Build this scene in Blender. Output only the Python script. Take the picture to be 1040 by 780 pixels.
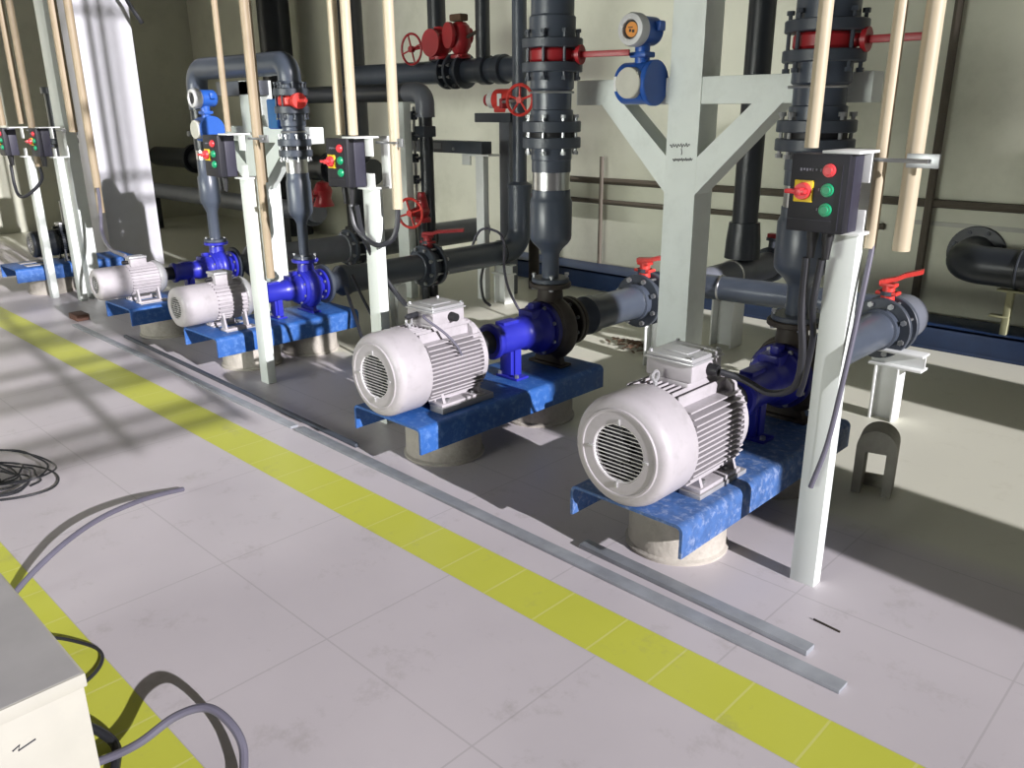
import bpy, bmesh, math, random
from mathutils import Vector, Matrix
random.seed(7)
PI = math.pi
scn = bpy.context.scene
col = scn.collection
for o in list(bpy.data.objects):
    bpy.data.objects.remove(o)

# ------------------------------------------------------------------ camera
cam = bpy.data.cameras.new('camera')
cam.sensor_width = 36.0
cam.lens = 28.94
cam.clip_start = 0.02
camo = bpy.data.objects.new('camera', cam)
col.objects.link(camo)
right = Vector((0.71970635, 0.69425342, -0.00591357))
down = Vector((0.21622756, -0.23223266, -0.94832148))
fwd = Vector((-0.65974875, 0.68123431, -0.31725604))
m = Matrix((right, -down, -fwd)).transposed().to_4x4()
m.translation = Vector((0, 0, 1.6))
camo.matrix_world = m
scn.camera = camo

# ------------------------------------------------------------------ light
scn.view_settings.view_transform = 'Standard'
scn.view_settings.look = 'None'
scn.view_settings.exposure = 0.0
scn.view_settings.gamma = 1.0
scn.view_settings.use_curve_mapping = False
w = bpy.data.worlds.new('daylight')
scn.world = w
w.use_nodes = True
bg = w.node_tree.nodes['Background']
bg.inputs[0].default_value = (0.78, 0.86, 1.0, 1)
bg.inputs[1].default_value = 0.08

SUN_EL = math.radians(18.8)
SUN_AZ = math.radians(6.5)
sd = bpy.data.lights.new('sun', 'SUN')
sd.energy = 6.8
sd.angle = math.radians(0.55)
sd.color = (1.0, 0.965, 1.0)
so = bpy.data.objects.new('sun', sd)
col.objects.link(so)
tr = Vector((-math.cos(SUN_EL) * math.cos(SUN_AZ), math.cos(SUN_EL) * math.sin(SUN_AZ), -math.sin(SUN_EL)))
so.rotation_euler = tr.to_track_quat('-Z', 'Y').to_euler()
so.location = (3, -1, 5)


def area(name, loc, d, sx, sy, power, color):
    l = bpy.data.lights.new(name, 'AREA')
    l.shape = 'RECTANGLE'
    l.size, l.size_y = sx, sy
    l.energy = power
    l.color = color
    o = bpy.data.objects.new(name, l)
    col.objects.link(o)
    o.location = loc
    o.rotation_euler = Vector(d).to_track_quat('-Z', 'Z').to_euler()
    return o


# added fill lamp behind the camera, brightens the faces turned this way
wl = area('front_fill', (-4.7, -4.9, 1.5), (0, 1, 0), 5.6, 1.3, 66, (0.97, 1.0, 0.93))
wl.data.spread = math.radians(52)

# ------------------------------------------------------------------ materials
MATS = {}


def mat(name, c, rough=0.5, metal=0.0, var=0.10, scale=9.0, dirt=None, dirt_amt=0.0, dirt_scale=6.0, bump=0.0, emit=0.0, spec=None):
    if name in MATS:
        return MATS[name]
    M = bpy.data.materials.new(name)
    M.use_nodes = True
    nt = M.node_tree
    n = nt.nodes
    b = n['Principled BSDF']
    b.inputs['Roughness'].default_value = rough
    b.inputs['Metallic'].default_value = metal
    if spec is not None:
        b.inputs['Specular IOR Level'].default_value = spec
    tc = n.new('ShaderNodeTexCoord')
    nz = n.new('ShaderNodeTexNoise')
    nz.inputs['Scale'].default_value = scale
    nz.inputs['Detail'].default_value = 5
    nt.links.new(tc.outputs['Object'], nz.inputs['Vector'])
    rp = n.new('ShaderNodeValToRGB')
    rp.color_ramp.elements[0].position = 0.3
    rp.color_ramp.elements[1].position = 0.7
    lo = [max(0, x * (1 - var)) for x in c]
    hi = [min(1, x * (1 + var)) for x in c]
    rp.color_ramp.elements[0].color = (*lo, 1)
    rp.color_ramp.elements[1].color = (*hi, 1)
    nt.links.new(nz.outputs['Fac'], rp.inputs['Fac'])
    out = rp.outputs['Color']
    if dirt is not None:
        n2 = n.new('ShaderNodeTexNoise')
        n2.inputs['Scale'].default_value = dirt_scale
        n2.inputs['Detail'].default_value = 8
        n2.inputs['Roughness'].default_value = 0.7
        nt.links.new(tc.outputs['Object'], n2.inputs['Vector'])
        r2 = n.new('ShaderNodeValToRGB')
        r2.color_ramp.elements[0].position = 0.5
        r2.color_ramp.elements[1].position = 0.66
        r2.color_ramp.elements[0].color = (0, 0, 0, 1)
        r2.color_ramp.elements[1].color = (dirt_amt,) * 3 + (1,)
        nt.links.new(n2.outputs['Fac'], r2.inputs['Fac'])
        mx = n.new('ShaderNodeMix')
        mx.data_type = 'RGBA'
        nt.links.new(r2.outputs['Color'], mx.inputs['Factor'])
        nt.links.new(out, mx.inputs['A'])
        mx.inputs['B'].default_value = (*dirt, 1)
        out = mx.outputs['Result']
    nt.links.new(out, b.inputs['Base Color'])
    if bump:
        bp = n.new('ShaderNodeBump')
        bp.inputs['Strength'].default_value = bump
        bp.inputs['Distance'].default_value = 0.01
        n3 = n.new('ShaderNodeTexNoise')
        n3.inputs['Scale'].default_value = 60
        nt.links.new(tc.outputs['Object'], n3.inputs['Vector'])
        nt.links.new(n3.outputs['Fac'], bp.inputs['Height'])
        nt.links.new(bp.outputs['Normal'], b.inputs['Normal'])
    if emit:
        nt.links.new(out, b.inputs['Emission Color'])
        b.inputs['Emission Strength'].default_value = emit
    MATS[name] = M
    return M


def mats():
    mat('motor_grey', (0.42, 0.395, 0.415), 0.42, 0, 0.05, dirt=(0.22, 0.21, 0.2), dirt_amt=0.25, dirt_scale=14)
    mat('motor_metal', (0.52, 0.52, 0.53), 0.35, 0.5, 0.06)
    mat('grille_wire', (0.72, 0.71, 0.72), 0.4, 0.2)
    mat('black', (0.012, 0.012, 0.014), 0.5)
    mat('fan_dark', (0.03, 0.03, 0.035), 0.5)
    mat('rubber', (0.02, 0.021, 0.026), 0.42)
    mat('cable_grey', (0.11, 0.105, 0.14), 0.45)
    mat('shim', (0.36, 0.355, 0.36), 0.5, 0.3, 0.15)
    mat('base_blue', (0.022, 0.10, 0.34), 0.5, 0, 0.12, dirt=(0.12, 0.24, 0.52), dirt_amt=0.6, dirt_scale=30, bump=0.1)
    mat('base_worn', (0.05, 0.12, 0.31), 0.55, 0, 0.2, 30, dirt=(0.24, 0.30, 0.46), dirt_amt=0.8, dirt_scale=34, bump=0.15)
    mat('pump_dark', (0.012, 0.014, 0.16), 0.4, 0, 0.1)  # pump blue darkened, shade on the casing covers put into the colour
    mat('pump_blue', (0.022, 0.026, 0.36), 0.35, 0, 0.1)
    mat('iron_brown', (0.045, 0.036, 0.028), 0.55, 0.2, 0.2, 20)
    mat('pvc_grey', (0.062, 0.075, 0.10), 0.33, 0, 0.06)
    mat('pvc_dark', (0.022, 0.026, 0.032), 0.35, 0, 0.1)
    mat('pvc_pale', (0.15, 0.16, 0.19), 0.4, 0, 0.08)
    mat('flange_grey', (0.05, 0.06, 0.078), 0.42, 0, 0.1)
    mat('steel', (0.55, 0.55, 0.54), 0.28, 1.0, 0.06)
    mat('bolt_steel', (0.42, 0.43, 0.44), 0.35, 0.8, 0.06)
    mat('valve_red', (0.36, 0.016, 0.022), 0.4, 0, 0.08)
    mat('lever_red', (0.72, 0.05, 0.04), 0.38, 0, 0.08)
    mat('column_paint', (0.77, 0.82, 0.775), 0.5, 0, 0.05, 4, dirt=(0.45, 0.48, 0.44), dirt_amt=0.2, dirt_scale=5)
    mat('post_paint', (0.73, 0.775, 0.74), 0.42, 0, 0.05, 6, dirt=(0.5, 0.52, 0.5), dirt_amt=0.2)
    mat('white_paint', (0.80, 0.82, 0.80), 0.42, 0, 0.04)
    mat('conduit', (0.52, 0.44, 0.31), 0.42, 0, 0.08, 5)
    mat('conduit_shaded', (0.33, 0.26, 0.17), 0.5, 0, 0.12, 5)  # beige conduit darkened, shade on the left-hand runs put into the colour
    mat('box_navy', (0.008, 0.008, 0.014), 0.55, 0, 0.1)
    mat('box_side', (0.028, 0.027, 0.045), 0.5, 0, 0.1)
    mat('yellow', (0.85, 0.62, 0.02), 0.4)
    mat('green', (0.01, 0.30, 0.13), 0.35)
    mat('button_red', (0.75, 0.05, 0.06), 0.35)
    mat('concrete', (0.42, 0.39, 0.34), 0.85, 0, 0.16, 7, dirt=(0.22, 0.2, 0.17), dirt_amt=0.5, bump=0.25)
    mat('concrete_dark', (0.34, 0.33, 0.28), 0.85, 0, 0.2, 9, bump=0.25)
    mat('meter_blue', (0.02, 0.10, 0.42), 0.38, 0, 0.06)
    mat('meter_white', (0.62, 0.62, 0.62), 0.4)
    mat('meter_cap', (0.55, 0.54, 0.47), 0.5)
    mat('display', (0.75, 0.30, 0.06), 0.4)
    mat('plank', (0.33, 0.35, 0.38), 0.5, 0.3, 0.15, 12)
    mat('cream_steel', (0.41, 0.40, 0.35), 0.45, 0, 0.04, dirt=(0.5, 0.48, 0.4), dirt_amt=0.2)
    mat('cabinet_top', (0.38, 0.37, 0.37), 0.5, 0, 0.06)
    mat('wall_rail', (0.09, 0.075, 0.055), 0.6)
    mat('leaf_brown', (0.10, 0.055, 0.03), 0.8, 0, 0.3)
    mat('rust', (0.14, 0.07, 0.05), 0.8, 0, 0.3)
    mat('ink', (0.03, 0.03, 0.04), 0.6)
    mat('faint_ink', (0.20, 0.20, 0.24), 0.6)
    mat('label_white', (0.78, 0.78, 0.76), 0.5)
    mat('bracket_yellow', (0.42, 0.42, 0.25), 0.6)
    mat('ceiling_grey', (0.45, 0.45, 0.43), 0.8)
    mat('window_frame', (0.4, 0.4, 0.4), 0.5)


mats()


def wall_mat(name, c, c2):
    M = mat(name, c, 0.75, 0, 0.08, 1.2, dirt=c2, dirt_amt=0.5, dirt_scale=2.0)
    return M


def floor_mat():
    M = bpy.data.materials.new('floor_tiles')
    M.use_nodes = True
    nt = M.node_tree
    n = nt.nodes
    L = nt.links
    b = n['Principled BSDF']
    b.inputs['Roughness'].default_value = 0.38
    b.inputs['Specular IOR Level'].default_value = 0.35
    tc = n.new('ShaderNodeTexCoord')
    sp = n.new('ShaderNodeSeparateXYZ')
    L.new(tc.outputs['Object'], sp.inputs[0])

    def math_(op, a, bb=None, c=None):
        k = n.new('ShaderNodeMath')
        k.operation = op
        for i, v in enumerate((a, bb, c)):
            if v is None:
                continue
            if isinstance(v, (int, float)):
                k.inputs[i].default_value = v
            else:
                L.new(v, k.inputs[i])
        return k.outputs[0]

    def band(v, lo, hi):
        return math_('MULTIPLY', math_('GREATER_THAN', v, lo), math_('LESS_THAN', v, hi))

    def joint(v, off, period, wid):
        f = math_('FRACT', math_('DIVIDE', math_('SUBTRACT', v, off), period))
        d = math_('MINIMUM', f, math_('SUBTRACT', 1.0, f))
        return math_('LESS_THAN', d, wid / period)

    X, Y = sp.outputs[0], sp.outputs[1]
    y1 = band(Y, 1.715, 1.935)
    y2 = band(Y, 0.44, 0.662)
    yel = math_('MAXIMUM', y1, y2)
    jy_small = joint(X, -1.12, 0.2285, 0.0035)
    mid = band(Y, 0.662, 1.715)
    jx_mid = joint(X, -1.98, 0.673, 0.003)
    jy_mid = joint(Y, 0.662, 0.5265, 0.003)
    far = math_('GREATER_THAN', Y, 1.935)
    near = math_('LESS_THAN', Y, 0.44)
    fn = math_('MAXIMUM', far, near)
    jx_f = joint(X, -0.345, 0.673, 0.003)
    jy_f = joint(Y, 1.935, 0.5265, 0.003)
    js = math_('MULTIPLY', yel, jy_small)
    jm = math_('MULTIPLY', mid, math_('MAXIMUM', jx_mid, jy_mid))
    jf = math_('MULTIPLY', fn, math_('MAXIMUM', jx_f, jy_f))
    J = math_('MAXIMUM', jm, jf)
    nz = n.new('ShaderNodeTexNoise')
    nz.inputs['Scale'].default_value = 1.6
    nz.inputs['Detail'].default_value = 6
    L.new(tc.outputs['Object'], nz.inputs['Vector'])
    r = n.new('ShaderNodeValToRGB')
    r.color_ramp.elements[0].position = 0.3
    r.color_ramp.elements[1].position = 0.7
    r.color_ramp.elements[0].color = (*FL0, 1)
    r.color_ramp.elements[1].color = (*FL1, 1)
    L.new(nz.outputs['Fac'], r.inputs[0])
    ry = n.new('ShaderNodeValToRGB')
    ry.color_ramp.elements[0].color = (0.50, 0.53, 0.06, 1)
    ry.color_ramp.elements[1].color = (0.60, 0.62, 0.085, 1)
    L.new(nz.outputs['Fac'], ry.inputs[0])

    def mix(f, a, bcol):
        k = n.new('ShaderNodeMix')
        k.data_type = 'RGBA'
        L.new(f, k.inputs['Factor'])
        for s, v in (('A', a), ('B', bcol)):
            if isinstance(v, tuple):
                k.inputs[s].default_value = v
            else:
                L.new(v, k.inputs[s])
        return k.outputs['Result']
    c = mix(yel, r.outputs[0], ry.outputs[0])
    jj = math_('MULTIPLY', J, 0.28)
    c = mix(jj, c, (0.22, 0.21, 0.21, 1))
    c = mix(math_('MULTIPLY', js, 0.35), c, (0.70, 0.68, 0.35, 1))
    # grimy speckles and stains with shapes of their own
    n2 = n.new('ShaderNodeTexNoise')
    n2.inputs['Scale'].default_value = 5
    n2.inputs['Detail'].default_value = 9
    n2.inputs['Roughness'].default_value = 0.75
    L.new(tc.outputs['Object'], n2.inputs['Vector'])
    r2 = n.new('ShaderNodeValToRGB')
    r2.color_ramp.elements[0].position = 0.56
    r2.color_ramp.elements[1].position = 0.72
    r2.color_ramp.elements[0].color = (0, 0, 0, 1)
    r2.color_ramp.elements[1].color = (0.35, 0.35, 0.35, 1)
    L.new(n2.outputs['Fac'], r2.inputs[0])
    c = mix(r2.outputs[0], c, (0.24, 0.22, 0.19, 1))
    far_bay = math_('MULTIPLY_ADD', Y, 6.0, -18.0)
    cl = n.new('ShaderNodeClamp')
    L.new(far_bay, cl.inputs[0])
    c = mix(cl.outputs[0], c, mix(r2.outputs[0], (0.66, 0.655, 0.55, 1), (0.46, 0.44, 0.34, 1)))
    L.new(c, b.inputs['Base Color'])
    return M


FL0 = (0.52, 0.485, 0.51)
FL1 = (0.58, 0.54, 0.565)

# ------------------------------------------------------------------ mesh helpers


def V(*a):
    return Vector(a)


def frame(d):
    d = Vector(d).normalized()
    u = d.orthogonal().normalized()
    # keep frames stable: prefer z up
    up = Vector((0, 0, 1)) if abs(d.z) < 0.9 else Vector((1, 0, 0))
    u = up.cross(d).normalized()
    v = d.cross(u).normalized()
    return u, v, d


class MB:
    def __init__(s):
        s.bm = bmesh.new()

    def box(s, lo, hi, b=0.0, mtx=None, seg=2):
        lo, hi = Vector(lo), Vector(hi)
        r = bmesh.ops.create_cube(s.bm, size=1.0)
        vs = r['verts']
        sz = hi - lo
        c = (lo + hi) / 2
        for v in vs:
            v.co = Vector((v.co.x * sz.x, v.co.y * sz.y, v.co.z * sz.z)) + c
        if b > 0:
            es = list({e for v in vs for e in v.link_edges})
            rr = bmesh.ops.bevel(s.bm, geom=es, offset=min(b, min(sz) * 0.45), segments=seg, affect='EDGES', profile=0.6)
            vs = list({v for f in rr['faces'] for v in f.verts} | {v for v in vs if v.is_valid})
        if mtx is not None:
            for v in vs:
                v.co = mtx @ v.co
        return s

    def lathe(s, prof, o, d=(0, 0, 1), seg=24, a0=0.0, a1=None, close=True):
        u, v, d = frame(d)
        o = Vector(o)
        rings = []
        for (r, h) in prof:
            if r < 1e-6:
                rings.append([s.bm.verts.new(o + d * h)])
            else:
                rings.append([s.bm.verts.new(o + d * h + (u * math.cos(2 * PI * k / seg + a0) + v * math.sin(2 * PI * k / seg + a0)) * r) for k in range(seg)])
        for a, b in zip(rings, rings[1:]):
            for k in range(seg):
                k2 = (k + 1) % seg
                if len(a) == 1 and len(b) == 1:
                    continue
                if len(a) == 1:
                    s.bm.faces.new((a[0], b[k2], b[k]))
                elif len(b) == 1:
                    s.bm.faces.new((a[k], a[k2], b[0]))
                else:
                    s.bm.faces.new((a[k], a[k2], b[k2], b[k]))
        return s

    def cyl(s, p0, p1, r0, r1=None, seg=20, a0=0.0, ch=0.0):
        r1 = r0 if r1 is None else r1
        p0, p1 = Vector(p0), Vector(p1)
        h = (p1 - p0).length
        if ch:
            pr = [(0, 0), (r0 - ch, 0), (r0, ch), (r1, h - ch), (r1 - ch, h), (0, h)]
        else:
            pr = [(0, 0), (r0, 0), (r1, h), (0, h)]
        return s.lathe(pr, p0, p1 - p0, seg, a0)

    def tube(s, pts, r, seg=12, fillet=0.0, fs=8, caps=True):
        pts = [Vector(p) for p in pts]
        if fillet > 0 and len(pts) > 2:
            q = [pts[0]]
            for a, b, c in zip(pts, pts[1:], pts[2:]):
                d1, d2 = (a - b).normalized(), (c - b).normalized()
                ang = d1.angle(d2)
                if ang > PI - 0.02:
                    q.append(b)
                    continue
                t = fillet / math.tan(ang / 2)
                t = min(t, (a - b).length * 0.49, (c - b).length * 0.49)
                R = t * math.tan(ang / 2)
                ctr = b + (d1 + d2).normalized() * (R / math.sin(ang / 2))
                pa, pb = b + d1 * t - ctr, b + d2 * t - ctr
                tot = pa.angle(pb)
                for k in range(fs + 1):
                    f = k / fs
                    q.append(ctr + (pa * math.sin((1 - f) * tot) + pb * math.sin(f * tot)) / math.sin(tot))
            q.append(pts[-1])
            pts = q
        tans = []
        for i in range(len(pts)):
            a = pts[max(0, i - 1)]
            b = pts[min(len(pts) - 1, i + 1)]
            tans.append((b - a).normalized())
        u, v, _ = frame(tans[0])
        rings = []
        rr = r if isinstance(r, (list, tuple)) else None
        for i, p in enumerate(pts):
            t = tans[i]
            u = (u - t * u.dot(t))
            if u.length < 1e-6:
                u = t.orthogonal()
            u.normalize()
            v = t.cross(u)
            rad = rr[i] if rr else r
            rings.append([s.bm.verts.new(p + (u * math.cos(2 * PI * k / seg) + v * math.sin(2 * PI * k / seg)) * rad) for k in range(seg)])
        for a, b in zip(rings, rings[1:]):
            for k in range(seg):
                k2 = (k + 1) % seg
                s.bm.faces.new((a[k], a[k2], b[k2], b[k]))
        if caps:
            s.bm.faces.new(rings[0][::-1])
            s.bm.faces.new(rings[-1])
        return s

    def torus(s, c, d, R, r, seg=28, rs=8, a0=0.0, a1=2 * PI):
        u, v, d = frame(d)
        c = Vector(c)
        full = abs(a1 - a0 - 2 * PI) < 1e-4
        N = seg if full else seg + 1
        rings = []
        for i in range(N):
            a = a0 + (a1 - a0) * i / seg
            e = u * math.cos(a) + v * math.sin(a)
            rings.append([s.bm.verts.new(c + e * R + (e * math.cos(2 * PI * k / rs) + d * math.sin(2 * PI * k / rs)) * r) for k in range(rs)])
        for i in range(seg):
            a, b = rings[i], rings[(i + 1) % N]
            for k in range(rs):
                k2 = (k + 1) % rs
                s.bm.faces.new((a[k], b[k], b[k2], a[k2]))
        if not full:
            s.bm.faces.new(rings[0])
            s.bm.faces.new(rings[-1][::-1])
        return s

    def prism(s, poly, vec, holes=None):
        """extrude a planar 3-D polygon along vec"""
        vec = Vector(vec)
        a = [s.bm.verts.new(Vector(p)) for p in poly]
        b = [s.bm.verts.new(Vector(p) + vec) for p in poly]
        n = len(a)
        s.bm.faces.new(a[::-1])
        s.bm.faces.new(b)
        for k in range(n):
            k2 = (k + 1) % n
            s.bm.faces.new((a[k], a[k2], b[k2], b[k]))
        return s

    def build(s, name, m, parent=None, loc=None, sharp=0.6):
        bm = s.bm
        bmesh.ops.recalc_face_normals(bm, faces=bm.faces)
        for f in bm.faces:
            f.smooth = True
        for e in bm.edges:
            if len(e.link_faces) == 2 and e.calc_face_angle(0) > sharp:
                e.smooth = False
        me = bpy.data.meshes.new(name)
        bm.to_mesh(me)
        bm.free()
        if isinstance(m, str):
            m = MATS[m]
        me.materials.append(m)
        o = bpy.data.objects.new(name, me)
        col.objects.link(o)
        if parent is not None:
            o.parent = parent
        if loc is not None:
            o.location = loc
        return o


def tag(o, label, cat, group=None):
    o['label'] = label
    o['category'] = cat
    if group:
        o['group'] = group
    return o


def thing(name, label, cat, loc=(0, 0, 0), rz=0.0, group=None):
    o = bpy.data.objects.new(name, None)
    col.objects.link(o)
    o.empty_display_size = 0.1
    o.location = loc
    o.rotation_euler = (0, 0, rz)
    return tag(o, label, cat, group)


def struct(o):
    o['kind'] = 'structure'
    return o


KIDS = {}


def dup(root, label, loc=None, rz=None, group=None):
    def rec(o, parent):
        c = o.copy()
        col.objects.link(c)
        c.parent = parent
        for ch in [x for x in col.objects if x.parent == o]:
            rec(ch, c)
        return c
    r = rec(root, None)
    r['label'] = label
    if loc is not None:
        r.location = loc
    if rz is not None:
        r.rotation_euler = (0, 0, rz)
    if group:
        r['group'] = group
    return r


BOLT = {}


def bolt_mesh(r, h, m):
    key = (round(r, 4), round(h, 4), m)
    if key not in BOLT:
        b = MB()
        b.cyl((0, 0, -h / 2), (0, 0, h / 2), r * 0.55, seg=8)
        b.cyl((0, 0, -h / 2), (0, 0, -h / 2 + r * 1.1), r, seg=6)
        b.cyl((0, 0, h / 2 - r * 1.1), (0, 0, h / 2), r, seg=6)
        o = b.build('bolt', m)
        BOLT[key] = o.data
        bpy.data.objects.remove(o)
    return BOLT[key]


def bolts(parent, c, d, R, n, r=0.012, h=0.08, m='bolt_steel', a0=0.0, name='bolt'):
    u, v, d = frame(d)
    me = bolt_mesh(r, h, m)
    q = Vector((0, 0, 1)).rotation_difference(d)
    for k in range(n):
        a = 2 * PI * (k + 0.5) / n + a0
        o = bpy.data.objects.new(name, me)
        col.objects.link(o)
        o.parent = parent
        o.location = Vector(c) + (u * math.cos(a) + v * math.sin(a)) * R
        o.rotation_euler = q.to_euler()


def part_lathe(name, prof, o, d, m, parent, seg=28):
    return MB().lathe(prof, o, d, seg).build(name, m, parent)


def disc_prof(r, h, ri=0.0, ch=0.004):
    return [(ri, 0), (r - ch, 0), (r, ch), (r, h - ch), (r - ch, h), (ri, h)]


# ------------------------------------------------------------------ the setting
WX1, WX0, WY1, WY0, CZ = 4.0, -13.0, 6.4, -5.0, 9.6
wallm = wall_mat('wall_paint', (0.68, 0.685, 0.56), (0.56, 0.57, 0.45))
wallg = wall_mat('wall_paint_plain', (0.42, 0.42, 0.38), (0.34, 0.34, 0.3))

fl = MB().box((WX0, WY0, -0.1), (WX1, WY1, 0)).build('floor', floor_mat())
struct(fl)
struct(MB().box((WX0 - .2, WY1, -0.1), (WX1 + .2, WY1 + 0.2, CZ)).build('wall_back', wallm))
struct(MB().box((WX0 - .2, WY0 - .2, -0.1), (WX0, WY1, CZ)).build('wall_left', wallm))
struct(MB().box((WX0 - .2, WY0 - .2, CZ), (WX1 + .2, WY1 + .2, CZ + .2)).build('ceiling', 'ceiling_grey'))
# front wall out of view, long opening added around the fill lamp
wf = MB()
wf.box((WX0, WY0 - .2, -0.1), (WX1 + .2, WY0, 1.0)).box((WX0, WY0 - .2, 3.4), (WX1 + .2, WY0, CZ))
wf.box((WX0, WY0 - .2, 1.0), (-7.6, WY0, 3.4)).box((-1.8, WY0 - .2, 1.0), (WX1 + .2, WY0, 3.4))
struct(wf.build('wall_front', wallg))
# right wall: tall glazed bays that let the low sun in along the pump row
OPEN = [(-4.4, 2.25, 0.35, 9.2), (2.25, 2.65, 4.5, 9.2), (2.98, 4.13, 0.3, 3.1), (4.95, 5.41, 0.8, 8.0), (5.41, 5.61, 4.1, 8.0), (5.76, 6.35, 3.2, 8.0)]
wr = MB()
ys = WY0
for (a, b, z0, z1) in OPEN:
    wr.box((WX1, ys, -0.1), (WX1 + .12, a, CZ))
    wr.box((WX1, a, -0.1), (WX1 + .12, b, z0))
    wr.box((WX1, a, z1), (WX1 + .12, b, CZ))
    ys = b
wr.box((WX1, ys, -0.1), (WX1 + .12, WY1, CZ))
struct(wr.build('wall_right', wallg))
wn = MB()
for y in (1.94, 2.14):
    wn.box((WX1 + .03, y - .026, 4.6), (WX1 + .08, y + .026, 9.2))
for z in (5.18, 5.43, 7.0):
    wn.box((WX1 + .03, 1.2, z - .025), (WX1 + .08, 2.65, z + .025))
for y in (-2.0, -0.9, -0.1, 0.5, 1.1):
    wn.box((WX1 + .03, y - .03, 2.75), (WX1 + .08, y + .03, 9.2))
zz = 2.80
for dz in (0.10, 0.24, 0.09, 0.14, 0.22, 0.08, 0.12, 0.26, 0.10, 0.18, 0.3, 0.2, 0.24):
    wn.box((WX1 + .03, -3.0, zz - .022), (WX1 + .08, 1.12, zz + .022))
    zz += dz
wn.box((WX1 + .03, -3.06, 0.35), (WX1 + .08, -3.0, 9.2))
struct(wn.build('window_1', 'window_frame'))

# big white pillar, sun-lit
struct(MB().box((-9.75, 3.28, 0), (-9.0, 3.82, CZ), 0.01).build('pillar', mat('pillar_white', (0.56, 0.56, 0.595), 0.6, 0, 0.03)))
struct(MB().box((-2.1, WY1 - 0.012, 0.785), (WX1, WY1, 0.815)).build('trim_1', mat('trim_pale', (0.5, 0.5, 0.44), 0.6)))

# ------------------------------------------------------------------ pump parts
BASE_Z = 0.268
AX = 0.482


def make_base(label, loc, L=1.36, W=0.49, m='base_blue'):
    t = thing('pump_base', label, 'machine base', loc, 0, None)
    h, th, r = 0.122, 0.012, 0.028
    hw = W / 2

    def outline(off):
        pts = []
        rr = r - off
        x = hw - off
        pts.append((-x, BASE_Z - h))
        for k in range(7):
            a = PI - (PI / 2) * k / 6
            pts.append((-hw + r + rr * math.cos(a), BASE_Z - r + rr * math.sin(a)))
        for k in range(7):
            a = PI / 2 - (PI / 2) * k / 6
            pts.append((hw - r + rr * math.cos(a), BASE_Z - r + rr * math.sin(a)))
        pts.append((x, BASE_Z - h))
        return pts
    o = outline(0)
    i = outline(th)
    b = MB()
    n = len(o)
    vo = [[b.bm.verts.new((p[0], y, p[1])) for p in o] for y in (0, L)]
    vi = [[b.bm.verts.new((p[0], y, p[1])) for p in i] for y in (0, L)]
    for k in range(n - 1):
        b.bm.faces.new((vo[0][k], vo[0][k + 1], vo[1][k + 1], vo[1][k]))
        b.bm.faces.new((vi[0][k + 1], vi[0][k], vi[1][k], vi[1][k + 1]))
        for e in (0, 1):
            b.bm.faces.new((vo[e][k], vi[e][k], vi[e][k + 1], vo[e][k + 1]))
    for k in (0, n - 1):
        b.bm.faces.new((vo[0][k], vo[1][k], vi[1][k], vi[0][k]))
    b.build('channel_frame', m, t)
    return t


def add_pads(t, xs, y0, y1, h, m='shim'):
    for sx in (-1, 1):
        o = MB().box((sx * xs - 0.045, y0, BASE_Z), (sx * xs + 0.045, y1, BASE_Z + h), 0.003).build('mounting_pad', m, t)
        o['label'] = 'grey steel mounting pad under the motor foot'


def make_pedestal(label, loc):
    b = MB()
    b.lathe([(0, 0), (0.196, 0), (0.198, 0.012), (0.187, 0.02), (0.185, 0.235), (0.175, 0.2555), (0, 0.2555)], (0, 0, 0), (0, 0, 1), 32)
    o = b.build('concrete_pedestal', 'concrete')
    o.location = loc
    return tag(o, label, 'pedestal')


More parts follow.
